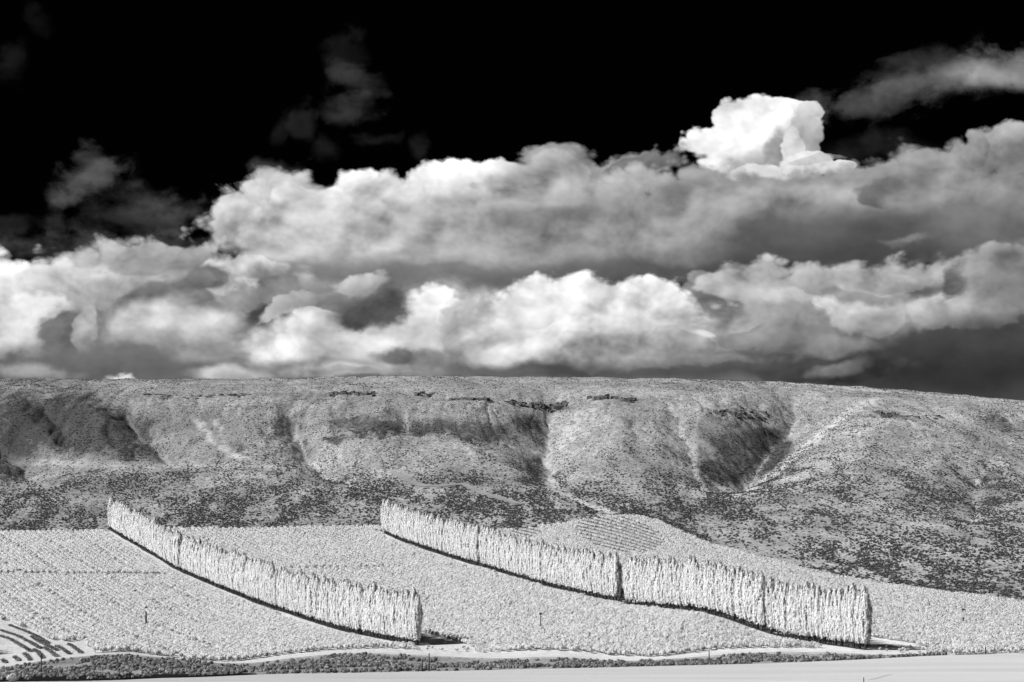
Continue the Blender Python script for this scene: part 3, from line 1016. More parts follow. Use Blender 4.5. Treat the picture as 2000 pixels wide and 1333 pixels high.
def make_ground():
    uc = np.linspace(-0.335, 0.335, 940)
    ext = [0.345, 0.36, 0.385, 0.45, 0.6, 0.9, 1.5, 3, 6, 14]
    us = np.concatenate([-np.array(ext[::-1]), uc, ext])
    rows = np.concatenate([[-6000, -3000, -1500, -800, -400, -150, -60, -20, 0, 15, 40, 70, 100, 150, 200, 250, 300, 340],
                           np.linspace(380, 760, 170), np.linspace(763, 1500, 260)[0:], np.linspace(1504, 1740, 70),
                           [1760, 1800, 1850, 1900, 2000, 2200, 2600, 3200, 4500, 7000, 12000, 25000]])
    Y, U = np.meshgrid(rows, us, indexing='ij')
    X = U * np.maximum(Y, 380)
    Z = height(X, Y)
    nr, nc = Y.shape
    GRID.update(rows=rows, us=us, Z=Z)
    V = np.stack([X, Y, Z], -1).reshape(-1, 3)
    i = np.arange(nr - 1)[:, None] * nc + np.arange(nc - 1)[None, :]
    Fc = np.stack([i, i + 1, i + nc + 1, i + nc], -1).reshape(-1, 4)
    me = mesh_np("ground", V, Fc, M_GROUND, smooth=True)
    x, y = V[:, 0], V[:, 1]
    qx, qy = to_px(x, np.maximum(y, 1.0), V[:, 2])
    hill = 1.0 - in_poly(x, y, ORCHARD).astype(float)
    hill = np.where(y < 560, 1.0, hill)
    pale = np.zeros(len(V))
    near = (y > 700) & (y < 1800)
    for line, dep, wl, wr, pl in GL:
        if pl <= 0:
            continue
        d, s, t = seg_dist(*gully_warp(x[near], y[near]), line)
        w = 0.5 + 1.5 * t + 2.8 * fbm(x[near] / 9, y[near] / 20, 5, 2)
        pale[near] = np.maximum(pale[near], pl * np.clip(1.6 - d / w, 0, 1) * np.clip(t * 5, 0.3, 1))
    # bare pale ground: bench on the left, fans below the gullies, beside the track
    for cx, cy_, rx, ry, am in [(120, 905, 90, 10, .6), (330, 910, 150, 8, .6), (560, 912, 60, 10, .6), (850, 960, 60, 10, .5), (1410, 966, 40, 8, .6),
                                (120, 975, 60, 10, .4), (1080, 945, 18, 12, .7), (1170, 1002, 24, 8, .6), (1200, 1008, 60, 6, .8), (1640, 1128, 60, 8, .5),
                                (470, 930, 80, 14, .4), (1250, 1018, 60, 6, .6)]:
        e = ((qx - cx) / rx) ** 2 + ((qy - cy_) / ry) ** 2
        pale = np.maximum(pale, am * np.exp(-np.clip(e, 0, 30)) * near)
    # bare grass, sunlight painted in, on spurs beside the gullies and along the rim
    for pts, w, am in (([(1720, 778), (1640, 825), (1580, 868), (1510, 925), (1450, 962)], 7.0, .75), ([(1150, 800), (1118, 830), (1100, 870)], 9.0, .5),
                       ([(1500, 748), (1700, 762), (1850, 776), (2000, 792)], 9.0, .5)):
        d, s_, t = seg_dist(*gully_warp(x[near], y[near]), np.array([G(*p)[:2] for p in pts]))
        pale[near] = np.maximum(pale[near], am * np.clip(1.4 - d / w, 0, 1))
    scrub_shade = np.where((y > 650) & (y < 1900), np.clip(0.80 * slope_shade_at(qx, qy) + 0.30 * sage_density(qx, qy, x, y), 0, 1), 0.15)  # painted slope shade plus real sagebrush cover
    rdl = np.interp(x / np.maximum(y, 300), rd[:, 0] / rd[:, 1], rd[:, 1])
    scrub_shade = np.where((y > 405) & (y < rdl - 8), 0.36, scrub_shade)
    yg = young(qx, qy) * (hill < .5)
    hill = np.maximum(hill, np.clip(yg * 2, 0, 1))
    scrub_shade = np.maximum(scrub_shade, yg * np.clip((fbm(x / 30, y / 30, 15, 2) - .3) * 2.2, 0.05, .33))  # shadow between the young rows, painted into the ground colour
    knoll = (y >= rdl - 8) & (y < 760) & (hill > .5)
    hill = np.where(knoll, 0.0, hill)
    scrub_shade = np.where(knoll, 0.0, scrub_shade)
    for nm, a in (('hill', hill), ('pale', pale), ('scrub_shade', scrub_shade)):
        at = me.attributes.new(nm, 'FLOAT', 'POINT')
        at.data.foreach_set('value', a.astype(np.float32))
    o = link("ground", me)
    tag(o, kind='structure')
    return o


make_ground()


def drape(name, mat, left, right, lift, steps=6, kind='structure', n=160):
    """sheet between two ground lines, draped on the terrain"""
    def resample(l, n):
        l = np.asarray(l)
        s = np.concatenate([[0], np.cumsum(np.linalg.norm(np.diff(l, axis=0), axis=1))])
        t = np.linspace(0, s[-1], n)
        return np.stack([np.interp(t, s, l[:, 0]), np.interp(t, s, l[:, 1])], 1)
    A, B = resample(left, n), resample(right, n)
    w = np.linspace(0, 1, steps)[None, :, None]
    XY = A[:, None, :] * (1 - w) + B[:, None, :] * w
    Z = height(XY[..., 0], XY[..., 1]) + lift
    V = np.concatenate([XY, Z[..., None]], -1).reshape(-1, 3)
    i = np.arange(n - 1)[:, None] * steps + np.arange(steps - 1)[None, :]
    Fc = np.stack([i, i + 1, i + steps + 1, i + steps], -1).reshape(-1, 4)
    o = link(name, mesh_np(name, V, Fc, mat, True))
    tag(o, kind=kind)
    return o


# near field: smooth, pale, ending in a clean edge
FIELD_EDGE = [(-700, 1338), (0, 1334), (110, 1332.5), (220, 1331), (310, 1326), (400, 1324), (500, 1319.5), (700, 1315.5), (850, 1312.5), (1000, 1309), (1150, 1306), (1300, 1302), (1500, 1297),
              (1650, 1291), (1800, 1283), (1900, 1280), (2000, 1278), (2600, 1275)]
fe = np.array([P(*p)[:2] for p in FIELD_EDGE])
fe[:, 1] = np.minimum(fe[:, 1], np.interp(fe[:, 0], fe[:, 0], fe[:, 1]))
fn = fe.copy()
fn[:, 1] = 300.0
drape("field", M_FIELD, fe, fn, 0.12, steps=24, n=300)

drape("dirt_road", M_ROAD, offset(rd, 5.0), offset(rd, -5.0), 0.10, steps=5, n=400)

# faint footpath in the near field
fp = np.array([P(*p)[:2] for p in [(1696, 1330), (1706, 1328), (1718, 1325), (1730, 1321.5), (1741, 1319)]])
drape("footpath", M_TRACK, offset(fp, .09), offset(fp, -.09), 0.16, steps=2, n=40)

# winding track on the hillside
TR = [(765, 922), (800, 940), (835, 950), (870, 949), (905, 946), (925, 955), (950, 966), (985, 976), (1010, 984)]
tr = np.array([G(*p)[:2] for p in TR])
drape("hill_track", M_TRACK, offset(tr, 2.0), offset(tr, -2.0), 0.25, steps=4, n=120)

# ditch between the near field and the bank, dark in infrared
di_a = np.array([P(*p)[:2] for p in [(-200, 1327), (40, 1322), (150, 1321), (300, 1319.5), (400, 1318), (500, 1316.5)]])
di_b = np.array([P(*p)[:2] for p in [(-200, 1336), (40, 1331.5), (150, 1330.5), (300, 1325.5), (400, 1322.5), (500, 1318)]])
drape("irrigation_ditch", M_DITCH, di_a, di_b, 0.22, steps=4, n=80)


# ------------------------------------------------------------------ poplars
def poplar_mesh(seed):
    r = np.random.default_rng(seed)
    H = 18.0
    C, Nn = [], []
    nb = 92
    for k in range(nb):
        z0 = 1.9 + (H - 5.2) * (k / nb) ** 1.1
        an = k * 2.399 + r.uniform(-.4, .4)
        ln = r.uniform(3.4, 5.6) * (1 - 0.4 * (z0 / H))
        rad = 1.85 * (min(1.0, 0.7 + z0 / 9.0)) * (1 - max(0, (z0 - 10.5) / 6.0)) * r.uniform(0.58, 1.08)
        n = 58
        t = r.uniform(0, 1, n)
        out = rad * (0.35 + 0.65 * t ** 0.45) * (1 - 0.25 * t ** 3)
        spread = 0.24 * (1 - 0.7 * t)
        cx = np.cos(an) * out + r.normal(0, spread, n)
        cyy = np.sin(an) * out + r.normal(0, spread, n)
        cz = z0 + ln * t + r.normal(0, 0.15, n)
        C.append(np.stack([cx, cyy, cz], 1))
        ax = np.stack([cx - np.cos(an) * out, cyy - np.sin(an) * out], 1) / (spread[:, None] + .05)
        nn = np.stack([np.cos(an) + ax[:, 0] * .7, np.sin(an) + ax[:, 1] * .7, np.full(n, 0.35)], 1)
        Nn.append(nn)
    t = r.uniform(0, 1, 200)
    C.append(np.stack([r.normal(0, .28, 200) * (1.1 - t), r.normal(0, .28, 200) * (1.1 - t), H - 5 + 5.2 * t], 1))
    Nn.append(r.normal(0, 1, (200, 3)))
    C, Nn = np.concatenate(C), np.concatenate(Nn)
    V, Fc = leaves(C, 0.235, Nn, r, 1.6)
    return mesh_np("poplar_crown", V, Fc, M_POPLAR)


def poplar_trunk(seed):
    r = random.Random(seed)
    parts = [tube([(0, 0, -0.5), (0.03, 0, 2), (0, .05, 7), (0.02, 0, 12), (0, 0, 16.6)], [.30, .24, .17, .10, .03], 7)]
    for k in range(5):          # suckers round the foot
        an, rr = r.uniform(0, 6.28), r.uniform(.35, 1.3)
        x0, y0 = math.cos(an) * rr, math.sin(an) * rr
        parts.append(tube([(x0, y0, -.4), (x0 * .95, y0 * .95, 1.2), (x0 * .8, y0 * .8, 2.8)], [.12, .09, .03], 5))
    for k in range(9):
        z = 1.3 + k * 1.3
        an = k * 2.4 + r.uniform(-.3, .3)
        parts.append(tube([(0, 0, z), (math.cos(an) * .55, math.sin(an) * .55, z + 1.3), (math.cos(an) * .95, math.sin(an) * .95, z + 3.2)], [.08, .05, .015], 5))
    return mesh_poly("poplar_trunk", parts, M_BARK)


POP_C = [poplar_mesh(100 + i) for i in range(7)]
POP_T = [poplar_trunk(200 + i) for i in range(3)]


def poplar(x, y, label, group, big=1.0):
    z = float(height(np.array(x), np.array(y)))
    t = bpy.data.objects.new("poplar_tree", None)
    COL.objects.link(t)
    t.empty_display_size = 0.5
    t.location = (x, y, z - 0.1)
    t.rotation_euler = (random.gauss(0, .008), random.gauss(0, .008), random.uniform(0, 6.28))
    s = big * random.uniform(.90, 1.07)
    wd = random.uniform(1.08, 1.26)
    t.scale = (s * wd, s * wd, s)
    link("trunk", random.choice(POP_T), t)
    link("crown", random.choice(POP_C), t)
    tag(t, label, "tree", group)
    return t


ROW1_A, ROW1_B = np.array([-31.5, 668.0]), np.array([-227.0, 1131.0])
ROW2_A, ROW2_B = np.array([104.0, 591.0]), np.array([-67.5, 1060.0])
ROWDIR = (ROW1_B - ROW1_A) / np.linalg.norm(ROW1_B - ROW1_A)


def nth(k):
    return "%d%s" % (k, "th" if 10 <= k % 100 <= 20 else {1: "st", 2: "nd", 3: "rd"}.get(k % 10, "th"))


def row_gap_t(A, B, px):
    # fraction along the row where it crosses photo column px
    u = (px - 1000) / F * 0.996
    return (u * A[1] - A[0]) / ((B[0] - A[0]) - u * (B[1] - A[1]))


def poplar_row(A, B, n, gaps, where, grp, big):
    ts = [row_gap_t(A, B, g) for g in gaps]
    L_ = np.linalg.norm(B - A)
    count = 0
    for i in range(n):
        t = i / (n - 1)
        if any(abs(t - g) * L_ < 1.9 for g in ts):
            continue
        count += 1
        p = A + (B - A) * t + np.array([random.gauss(0, .12), random.gauss(0, .25)])
        if i == 0:
            label = "poplar at the near end of the %s windbreak, beside its long dark shadow" % where
        elif i == n - 1:
            label = "farthest poplar of the %s windbreak, at the foot of the sagebrush hill" % where
        else:
            label = "pale columnar poplar, %s from the near end of the %s windbreak" % (nth(count), where)
        poplar(p[0], p[1], label, "poplars of the %s windbreak" % where, big)
    # dark strip of ground under the row
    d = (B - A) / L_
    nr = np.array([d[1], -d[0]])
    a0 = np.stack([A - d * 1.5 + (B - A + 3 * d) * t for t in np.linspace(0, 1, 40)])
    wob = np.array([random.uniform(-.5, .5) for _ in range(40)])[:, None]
    drape("row_strip", M_ROW_GROUND, a0 - nr * (1.2 + wob), a0 + nr * (2.6 + wob), 0.10, steps=4, n=240)


poplar_row(ROW1_A, ROW1_B, 148, [545, 355], "left", "l", 1.0)
poplar_row(ROW2_A, ROW2_B, 146, [1496, 1215, 941], "right", "r", 1.0)
# a windbreak mostly outside the frame on the left whose shadow reaches in
for k in range(5):
    g = G(-100, 1284)
    p = g[:2] + ROWDIR * (k * 3.2)
    poplar(p[0], p[1], "%s poplar from the road, beyond the left edge, whose shadow darkens the corner" % nth(k + 1), "poplars beyond the left edge", 0.9)


# ------------------------------------------------------------------ orchard trees
def orchard_crown(seed):
    r = np.random.default_rng(seed)
    C, Nn = [], []
    for k in range(13):
        an, rr = r.uniform(0, 6.28), r.uniform(.1, 1.3)
        c = np.array([math.cos(an) * rr, math.sin(an) * rr, r.uniform(1.5, 2.15) - rr * .1])
        n = 36
        d = r.normal(0, 1, (n, 3))
        d /= np.linalg.norm(d, axis=1, keepdims=True)
        rad = r.uniform(.45, .75)
        C.append(c + d * rad * r.uniform(.6, 1, (n, 1)) * np.array([1, 1, 1.15]))
        Nn.append(d + np.array([-.3, -.1, 1.1]))
    V, Fc = leaves(np.concatenate(C), 0.22, np.concatenate(Nn), r, 1.1)
    return mesh_np("orchard_crown", V, Fc, M_ORCH)


def orchard_trunk(seed):
    r = random.Random(seed)
    parts = [tube([(0, 0, -.3), (.03, 0, .5), (0, .03, 1.0)], [.11, .09, .07], 6)]
    for k in range(4):
        an = k * 1.6 + r.uniform(-.3, .3)
        parts.append(tube([(0, 0, .9), (math.cos(an) * .5, math.sin(an) * .5, 1.5), (math.cos(an) * .85, math.sin(an) * .85, 2.2)], [.06, .04, .012], 5))
    return mesh_poly("orchard_trunk", parts, M_BARK)


ORC_C = [orchard_crown(300 + i) for i in range(5)]
ORC_T = [orchard_trunk(400 + i) for i in range(2)]


def perp_dist(x, y, A, B):
    d = (B - A) / np.linalg.norm(B - A)
    s = (x - A[0]) * d[0] + (y - A[1]) * d[1]
    return (x - A[0]) * d[1] - (y - A[1]) * d[0], s, np.linalg.norm(B - A)   # > 0: right of the row


def orchard_points():
    d = ROWDIR
    nrm = np.array([d[1], -d[0]])
    RS, TS = 2.8, 1.5
    a = np.arange(-620, 560, RS)
    s = np.arange(-300, 900, TS)
    S, A_ = np.meshgrid(s, a, indexing='ij')
    ROWN = np.tile(np.arange(len(a)), (len(s), 1)).ravel()
    S = S + rng.normal(0, .3, S.shape)
    A_ = A_ + rng.normal(0, .16, S.shape)
    o = np.array([-31.5, 668.0])
    x = o[0] + d[0] * S + nrm[0] * A_
    y = o[1] + d[1] * S + nrm[1] * A_
    x, y = x.ravel(), y.ravel()
    k = (y > 520) & (y < 1300) & (np.abs(x / y) < 0.335)
    x, y, ROWN = x[k], y[k], ROWN[k]
    k = in_poly(x, y, ORCHARD)
    x, y, ROWN = x[k], y[k], ROWN[k]
    for A, B in ((ROW1_A, ROW1_B), (ROW2_A, ROW2_B)):
        p, ss, Ln = perp_dist(x, y, A, B)
        lane = (p > -np.interp(ss, [0, 120, 220], [10, 7.5, 5])) & (p < 5.0) & (ss > -4) & (ss < Ln + 6)
        x, y, ROWN = x[~lane], y[~lane], ROWN[~lane]
    z = ground_z(x, y)
    qx, qy = to_px(x, y, z)
    # cross lane on the left, and the sprinkling of missing trees
    lane = (qx < 330) & (np.abs(qy - (1124 + (qx - 150) * .01)) < 2.2)
    lane |= (qx > 560) & (qx < 760) & (np.abs(qy - 1112) < 1.6)
    for hx, hy, hh, hs in ((812, 1268, 33, .27), (1692, 1268, 24, .17)):      # open headland at the near end of each row
        lane |= (qx > hx - 4) & (qx < hx + 116) & (qy > hy - hh + (qx - hx) * hs) & (qy < hy + 14) & ((qy < hy - 2) | (rng.uniform(0, 1, len(x)) < .8))
    keep = ~lane & (rng.uniform(0, 1, len(x)) > 0.015)
    thin = young(qx, qy)
    keep &= ~((thin > .45) & (ROWN % 2 == 0))
    keep &= ~((qx < 420) & (ROWN % 7 == 3) & (rng.uniform(0, 1, len(x)) < .6))
    x, y, z, qx, qy, thin = x[keep], y[keep], z[keep], qx[keep], qy[keep], thin[keep]
    sc = rng.uniform(.62, .80, len(x)) * (0.92 + 0.2 * fbm(x / 20, y / 25, 51, 2))
    sc = sc * (1 - 0.22 * thin)
    for hx, hy in ((812, 1268), (1692, 1268)):
        sc = np.where((qx > hx - 20) & (qx < hx + 150) & (qy > hy - 4), sc * .62, sc)
    return x, y, z, sc, qx, qy


OX, OY, OZ, OS, OQX, OQY = orchard_points()


def edge_rank():
    """the 300 trees that show largest: lowest front edge of the orchard"""
    front = np.array([(p[0], p[1]) for p in BOTTOM_EDGE if 0 <= p[0] <= 2000])
    o = np.argsort(front[:, 0])
    fy = np.interp(OQX, front[o, 0], front[o, 1])
    vis = (OQX > 2) & (OQX < 1998)
    return np.argsort(np.where(vis, fy - OQY, 1e6))[:300]


front_idx = set(edge_rank().tolist())
first_orch = []
EDGE = {}
for i in sorted(front_idx):
    t = bpy.data.objects.new("orchard_tree", None)
    COL.objects.link(t)
    t.location = (OX[i], OY[i], OZ[i] - .05)
    t.rotation_euler = (0, 0, random.uniform(0, 6.28))
    t.scale = (OS[i],) * 3
    link("trunk", random.choice(ORC_T), t)
    c = link("crown", ORC_C[len(first_orch) % 5], t)
    first_orch.append(c)
    q = OQX[i]
    if q < 400:
        w = "left of the road's first bend"
    elif q < 815:
        w = "in front of the left windbreak"
    elif q < 960:
        w = "by the left windbreak's shadow"
    elif q < 1300:
        w = "midway between the two windbreaks' shadows"
    elif q < 1690:
        w = "in front of the right windbreak"
    elif q < 1800:
        w = "by the right windbreak's shadow"
    else:
        w = "right of the right windbreak's shadow"
    EDGE.setdefault(w, []).append((q, t))
for w, lst in EDGE.items():
    for k, (q, t) in enumerate(sorted(lst, key=lambda e: e[0])):
        tag(t, "pale roadside orchard tree %s, %s from the left there" % (w, nth(k + 1)), "tree", "orchard edge trees " + w)


# ------------------------------------------------------------------ scatter as one object (geometry nodes, instances on points)
def scatter(name, x, y, z, sc, sources, label, cat, squat=1.0):
    me = bpy.data.meshes.new(name)
    n = len(x)
    me.vertices.add(n)
    me.vertices.foreach_set('co', np.stack([x, y, z], 1).astype(np.float32).ravel())
    at = me.attributes.new('size', 'FLOAT_VECTOR', 'POINT')
    sv = np.stack([sc * rng.uniform(.85, 1.2, n), sc * rng.uniform(.85, 1.2, n), sc * squat], 1)
    sv[:, :2] *= 1 + 0.5 * (1 - squat)
    at.data.foreach_set('vector', sv.astype(np.float32).ravel())
    at = me.attributes.new('turn', 'FLOAT_VECTOR', 'POINT')
    rv = np.stack([np.zeros(n), np.zeros(n), rng.uniform(0, 6.28, n)], 1)
    at.data.foreach_set('vector', rv.astype(np.float32).ravel())
    at = me.attributes.new('pick', 'INT', 'POINT')
    at.data.foreach_set('value', rng.integers(0, len(sources), n).astype(np.int32))
    o = link(name, me)
    g = bpy.data.node_groups.new(name + "_nodes", 'GeometryNodeTree')
    g.interface.new_socket("Geometry", in_out='INPUT', socket_type='NodeSocketGeometry')
    g.interface.new_socket("Geometry", in_out='OUTPUT', socket_type='NodeSocketGeometry')
    gi, go = g.nodes.new('NodeGroupInput'), g.nodes.new('NodeGroupOutput')
    iop = g.nodes.new('GeometryNodeInstanceOnPoints')
    join = g.nodes.new('GeometryNodeJoinGeometry')
    for s in sources[::-1]:
        oi = g.nodes.new('GeometryNodeObjectInfo')
        oi.transform_space = 'ORIGINAL'
        oi.inputs['Object'].default_value = s
        oi.inputs['As Instance'].default_value = True
        g.links.new(oi.outputs['Geometry'], join.inputs[0])

    def attr(nm, typ):
        a = g.nodes.new('GeometryNodeInputNamedAttribute')
        a.data_type = typ
        a.inputs['Name'].default_value = nm
        return a.outputs[0]
    g.links.new(gi.outputs[0], iop.inputs['Points'])
    g.links.new(join.outputs[0], iop.inputs['Instance'])
    iop.inputs['Pick Instance'].default_value = True
    g.links.new(attr('pick', 'INT'), iop.inputs['Instance Index'])
    g.links.new(attr('turn', 'FLOAT_VECTOR'), iop.inputs['Rotation'])
    g.links.new(attr('size', 'FLOAT_VECTOR'), iop.inputs['Scale'])
    g.links.new(iop.outputs[0], go.inputs[0])
    md = o.modifiers.new("scatter", 'NODES')
    md.node_group = g
    tag(o, label, cat, None, 'stuff')
    return o


rest = np.array([i for i in range(len(OX)) if i not in front_idx])
scatter("orchard_canopy", OX[rest], OY[rest], OZ[rest] - .05, OS[rest], first_orch[:5],
        "pale orchard trees in close rows covering the slope around the windbreaks", "orchard")


# ------------------------------------------------------------------ sagebrush
def sage_mesh(seed, mat, n=110, leaf=.15):
    r = np.random.default_rng(seed)
    C, Nn = [], []
    for k in range(7):
        an, rr = r.uniform(0, 6.28), r.uniform(0, .42)
        c = np.array([math.cos(an) * rr, math.sin(an) * rr, r.uniform(.2, .55)])
        m = n // 7
        d = r.normal(0, 1, (m, 3))
        d /= np.linalg.norm(d, axis=1, keepdims=True)
        C.append(c + d * r.uniform(.2, .34) * np.array([1, 1, .9]))
        Nn.append(d)
    V, Fc = leaves(np.concatenate(C), leaf, np.concatenate(Nn), r, 1.4)
    return mesh_np("sagebrush", V, Fc, mat)


SAGE = [sage_mesh(500 + i, M_BANK, 300, .10) for i in range(5)]
SAGE_HILL = [sage_mesh(520 + i, M_SAGE, 77) for i in range(4)]


def bank_points():
    """bushes on the bank between the near field and the road"""
    n = 14000
    u = rng.uniform(-0.33, 0.215, n)
    eu, ed = fe[:, 0] / fe[:, 1], fe[:, 1]
    ru, rdd = rd[:, 0] / rd[:, 1], rd[:, 1]
    d0 = np.interp(u, eu, ed) + np.interp(u, [-.25, -.13, -.12], [14, 6, 1.0])
    d1 = np.interp(u, ru, rdd) - 13.0
    d = d0 + (d1 - d0) * rng.uniform(0, 1, n)
    x = u * d
    z = ground_z(x, d)
    qx, _ = to_px(x, d, z)
    clump = fbm(x / 9, d / 16, 71, 3)
    k = (d1 - d0 > 3) & (clump > np.interp(qx, [0, 850, 870, 960, 1000, 1800], [.47, .45, .58, .58, .46, .46]))
    x, d, z = x[k], d[k], z[k]
    # keep them from standing inside one another
    out, cells = [], {}
    for p in zip(x, d, z):
        c = (int(p[0] // .62), int(p[1] // .9))
        if any((c[0] + i, c[1] + j) in cells for i in (-1, 0, 1) for j in (-1, 0, 1)):
            continue
        cells[c] = 1
        out.append(p)
    return np.array(out)


bank = bank_points()
bqx, bqy = to_px(bank[:, 0], bank[:, 1], bank[:, 2])
bsc = rng.uniform(.55, 1.4, len(bank)) * (0.75 + 0.5 * fbm(bank[:, 0] / 12, bank[:, 1] / 18, 77, 2))
order = np.argsort(-bsc / bank[:, 1] * ((bqx > 0) & (bqx < 2000) & (bqy < 1333)))
first_sage = []
BANKS = {}
for r_, i in enumerate(order[:300]):
    q = bqx[i]
    if q < 250:
        w = "on the bank above the dark ditch"
    elif q < 500:
        w = "on the bank where the road dips at left"
    elif q < 840:
        w = "on the bank below the left windbreak"
    elif q < 1080:
        w = "on the open bank past the left windbreak"
    elif q < 1400:
        w = "on the bank below the road's lowest dip"
    else:
        w = "on the thin bank below the right windbreak"
    o = link("sagebrush", SAGE[r_ % 5], None, (bank[i, 0], bank[i, 1], bank[i, 2] - .1), random.uniform(0, 6.28),
             (bsc[i] * random.uniform(.9, 1.2), bsc[i] * random.uniform(.9, 1.2), bsc[i] * random.uniform(.8, 1.05)))
    BANKS.setdefault(w, []).append((q, o))
    first_sage.append(o)
for w, lst in BANKS.items():
    for k, (q, o) in enumerate(sorted(lst, key=lambda e: e[0])):
        tag(o, "dark sagebrush %s, %s from the left there" % (w, nth(k + 1)), "shrub", "sagebrush " + w)
rs = order[300:]
if len(rs):
    scatter("bank_sagebrush", bank[rs, 0], bank[rs, 1], bank[rs, 2] - .1, bsc[rs], first_sage[:5],
            "small sagebrush filling in between the larger bushes on the roadside bank", "shrubs")

# one bush on the hill each of four shapes, then the rest as one cover
N = 550000
sx_u = rng.uniform(-0.335, 0.335, N)
sy = np.sqrt(rng.uniform(0, 1, N) * (1700.0 ** 2 - 690.0 ** 2) + 690.0 ** 2)
sx = sx_u * sy
k = (~in_poly(sx, sy, ORCHARD)) & (sy > TOPD(sx_u) + 3)
sx, sy = sx[k], sy[k]
sz = ground_z(sx, sy)
qx, qy = to_px(sx, sy, sz)
dens = sage_density(qx, qy, sx, sy)
k = rng.uniform(0, 1, len(sx)) < dens
sx, sy, sz = sx[k], sy[k], sz[k]
dens = np.ones(len(sx))
for line, dep, wl, wr, pl in GL:
    if pl > .4:
        dd, s_, t_ = seg_dist(*gully_warp(sx, sy), line)
        dens = np.where((dd < 2.5 + 2.5 * t_), dens * 0.12, dens)
dd, s_, t_ = seg_dist(sx, sy, tr)
dens = np.where(dd < 3.2, 0, dens)
k = rng.uniform(0, 1, len(sx)) < dens
sx, sy, sz = sx[k], sy[k], sz[k]
ssc = rng.uniform(.55, 1.5, len(sx)) ** 1.3 * np.interp(sy, [700, 1150, 1300, 1500], [.82, .76, .64, .52])
protos = []
for j, (qx_, qy_, lb) in enumerate([(908, 938, "dark sagebrush just above the bend of the hillside track"), (868, 957, "dark sagebrush just below the flat stretch of the hillside track"),
                                    (822, 938, "dark sagebrush above the left end of the hillside track"), (975, 983, "dark sagebrush below the right end of the hillside track")]):
    g = G(qx_, qy_)
    o = link("hill_sagebrush", SAGE_HILL[j], None, (g[0], g[1], g[2] - .05), random.uniform(0, 6.28), 1.7)
    protos.append(o)
    tag(o, lb, "shrub", "single sagebrush beside the hillside track")
scatter("hillside_sagebrush", sx, sy, sz - .05, ssc, protos,
        "dark sagebrush dotting the pale dry grass of the hillside", "shrubs", .78)


# ------------------------------------------------------------------ rock outcrops
def outcrop(line, thick, n, label, seed):
    r = np.random.default_rng(seed)
    V, Fc = [], []
    P0 = G(*line[0])
    pts = np.array([G(*p) for p in line])
    s = np.linspace(0, 1, len(pts))
    for k in range(n):
        t = r.uniform(0, 1)
        c = np.array([np.interp(t, s, pts[:, 0]), np.interp(t, s, pts[:, 1]) + r.normal(0, 5.0), 0])
        c[2] = float(height(np.array(c[0]), np.array(c[1])))
        sz_ = np.array([r.uniform(.8, 3.0), r.uniform(.8, 1.8), r.uniform(.5, 1.5) * thick])
        v = np.array([[a, b_, c_] for a in (-1, 1) for b_ in (-1, 1) for c_ in (-.7, 1)], float)
        v += r.normal(0, .22, v.shape)
        v[[1, 3, 5, 7], :2] *= .75
        an = r.uniform(-.5, .5)
        R = np.array([[math.cos(an), -math.sin(an), 0], [math.sin(an), math.cos(an), 0], [0, 0, 1]])
        v = (v * sz_) @ R.T + c - P0
        o = len(V)
        V += v.tolist()
        Fc += [[i + o for i in q] for q in [(0, 1, 3, 2), (4, 6, 7, 5), (0, 4, 5, 1), (2, 3, 7, 6), (0, 2, 6, 4), (1, 5, 7, 3)]]
    me = bpy.data.meshes.new("rock_outcrop")
    me.from_pydata(V, [], Fc)
    me.materials.append(M_ROCK)
    tag(link("rock_outcrop", me, None, P0), label, "rocks")


for i, (ln, th, n, lb) in enumerate([
    ([(644, 771), (690, 770), (738, 769)], 1.2, 34, "broken dark rock ledge high on the hill, left of the middle"),
    ([(812, 770), (848, 774)], .9, 14, "short dark rock ledge just below the ridge near the middle"),
    ([(880, 783), (960, 786)], 1.1, 36, "thin dark rock band above the shaded hollow"),
    ([(985, 787), (1040, 789), (1110, 790)], 1.3, 60, "long dark rock band running to the head of the central gully"),
    ([(1150, 784), (1185, 779), (1210, 781), (1240, 784)], 1.5, 36, "largest jagged dark outcrop right of the central gully head"),
    ([(1385, 807), (1440, 808), (1500, 814)], 1.1, 44, "dark rock band left of the right-hand gully"),
    ([(1714, 811), (1752, 813)], 1.5, 26, "dark rock row on the rounded right shoulder of the hill"),
    ([(1766, 815), (1812, 817), (1836, 814)], .8, 14, "scattered dark rocks at the right end of the shoulder ledge"),
    ([(285, 768), (340, 778), (420, 774)], .6, 22, "faint dark rock line below the ridge on the left"),
    ([(430, 772), (490, 771)], .6, 16, "faint short rock line left of the middle ledge"),
    ([(10, 752), (90, 754), (160, 760)], .5, 20, "faint rock line at the far left below the ridge"),
]):
    outcrop(ln, th, n, lb, 800 + i)


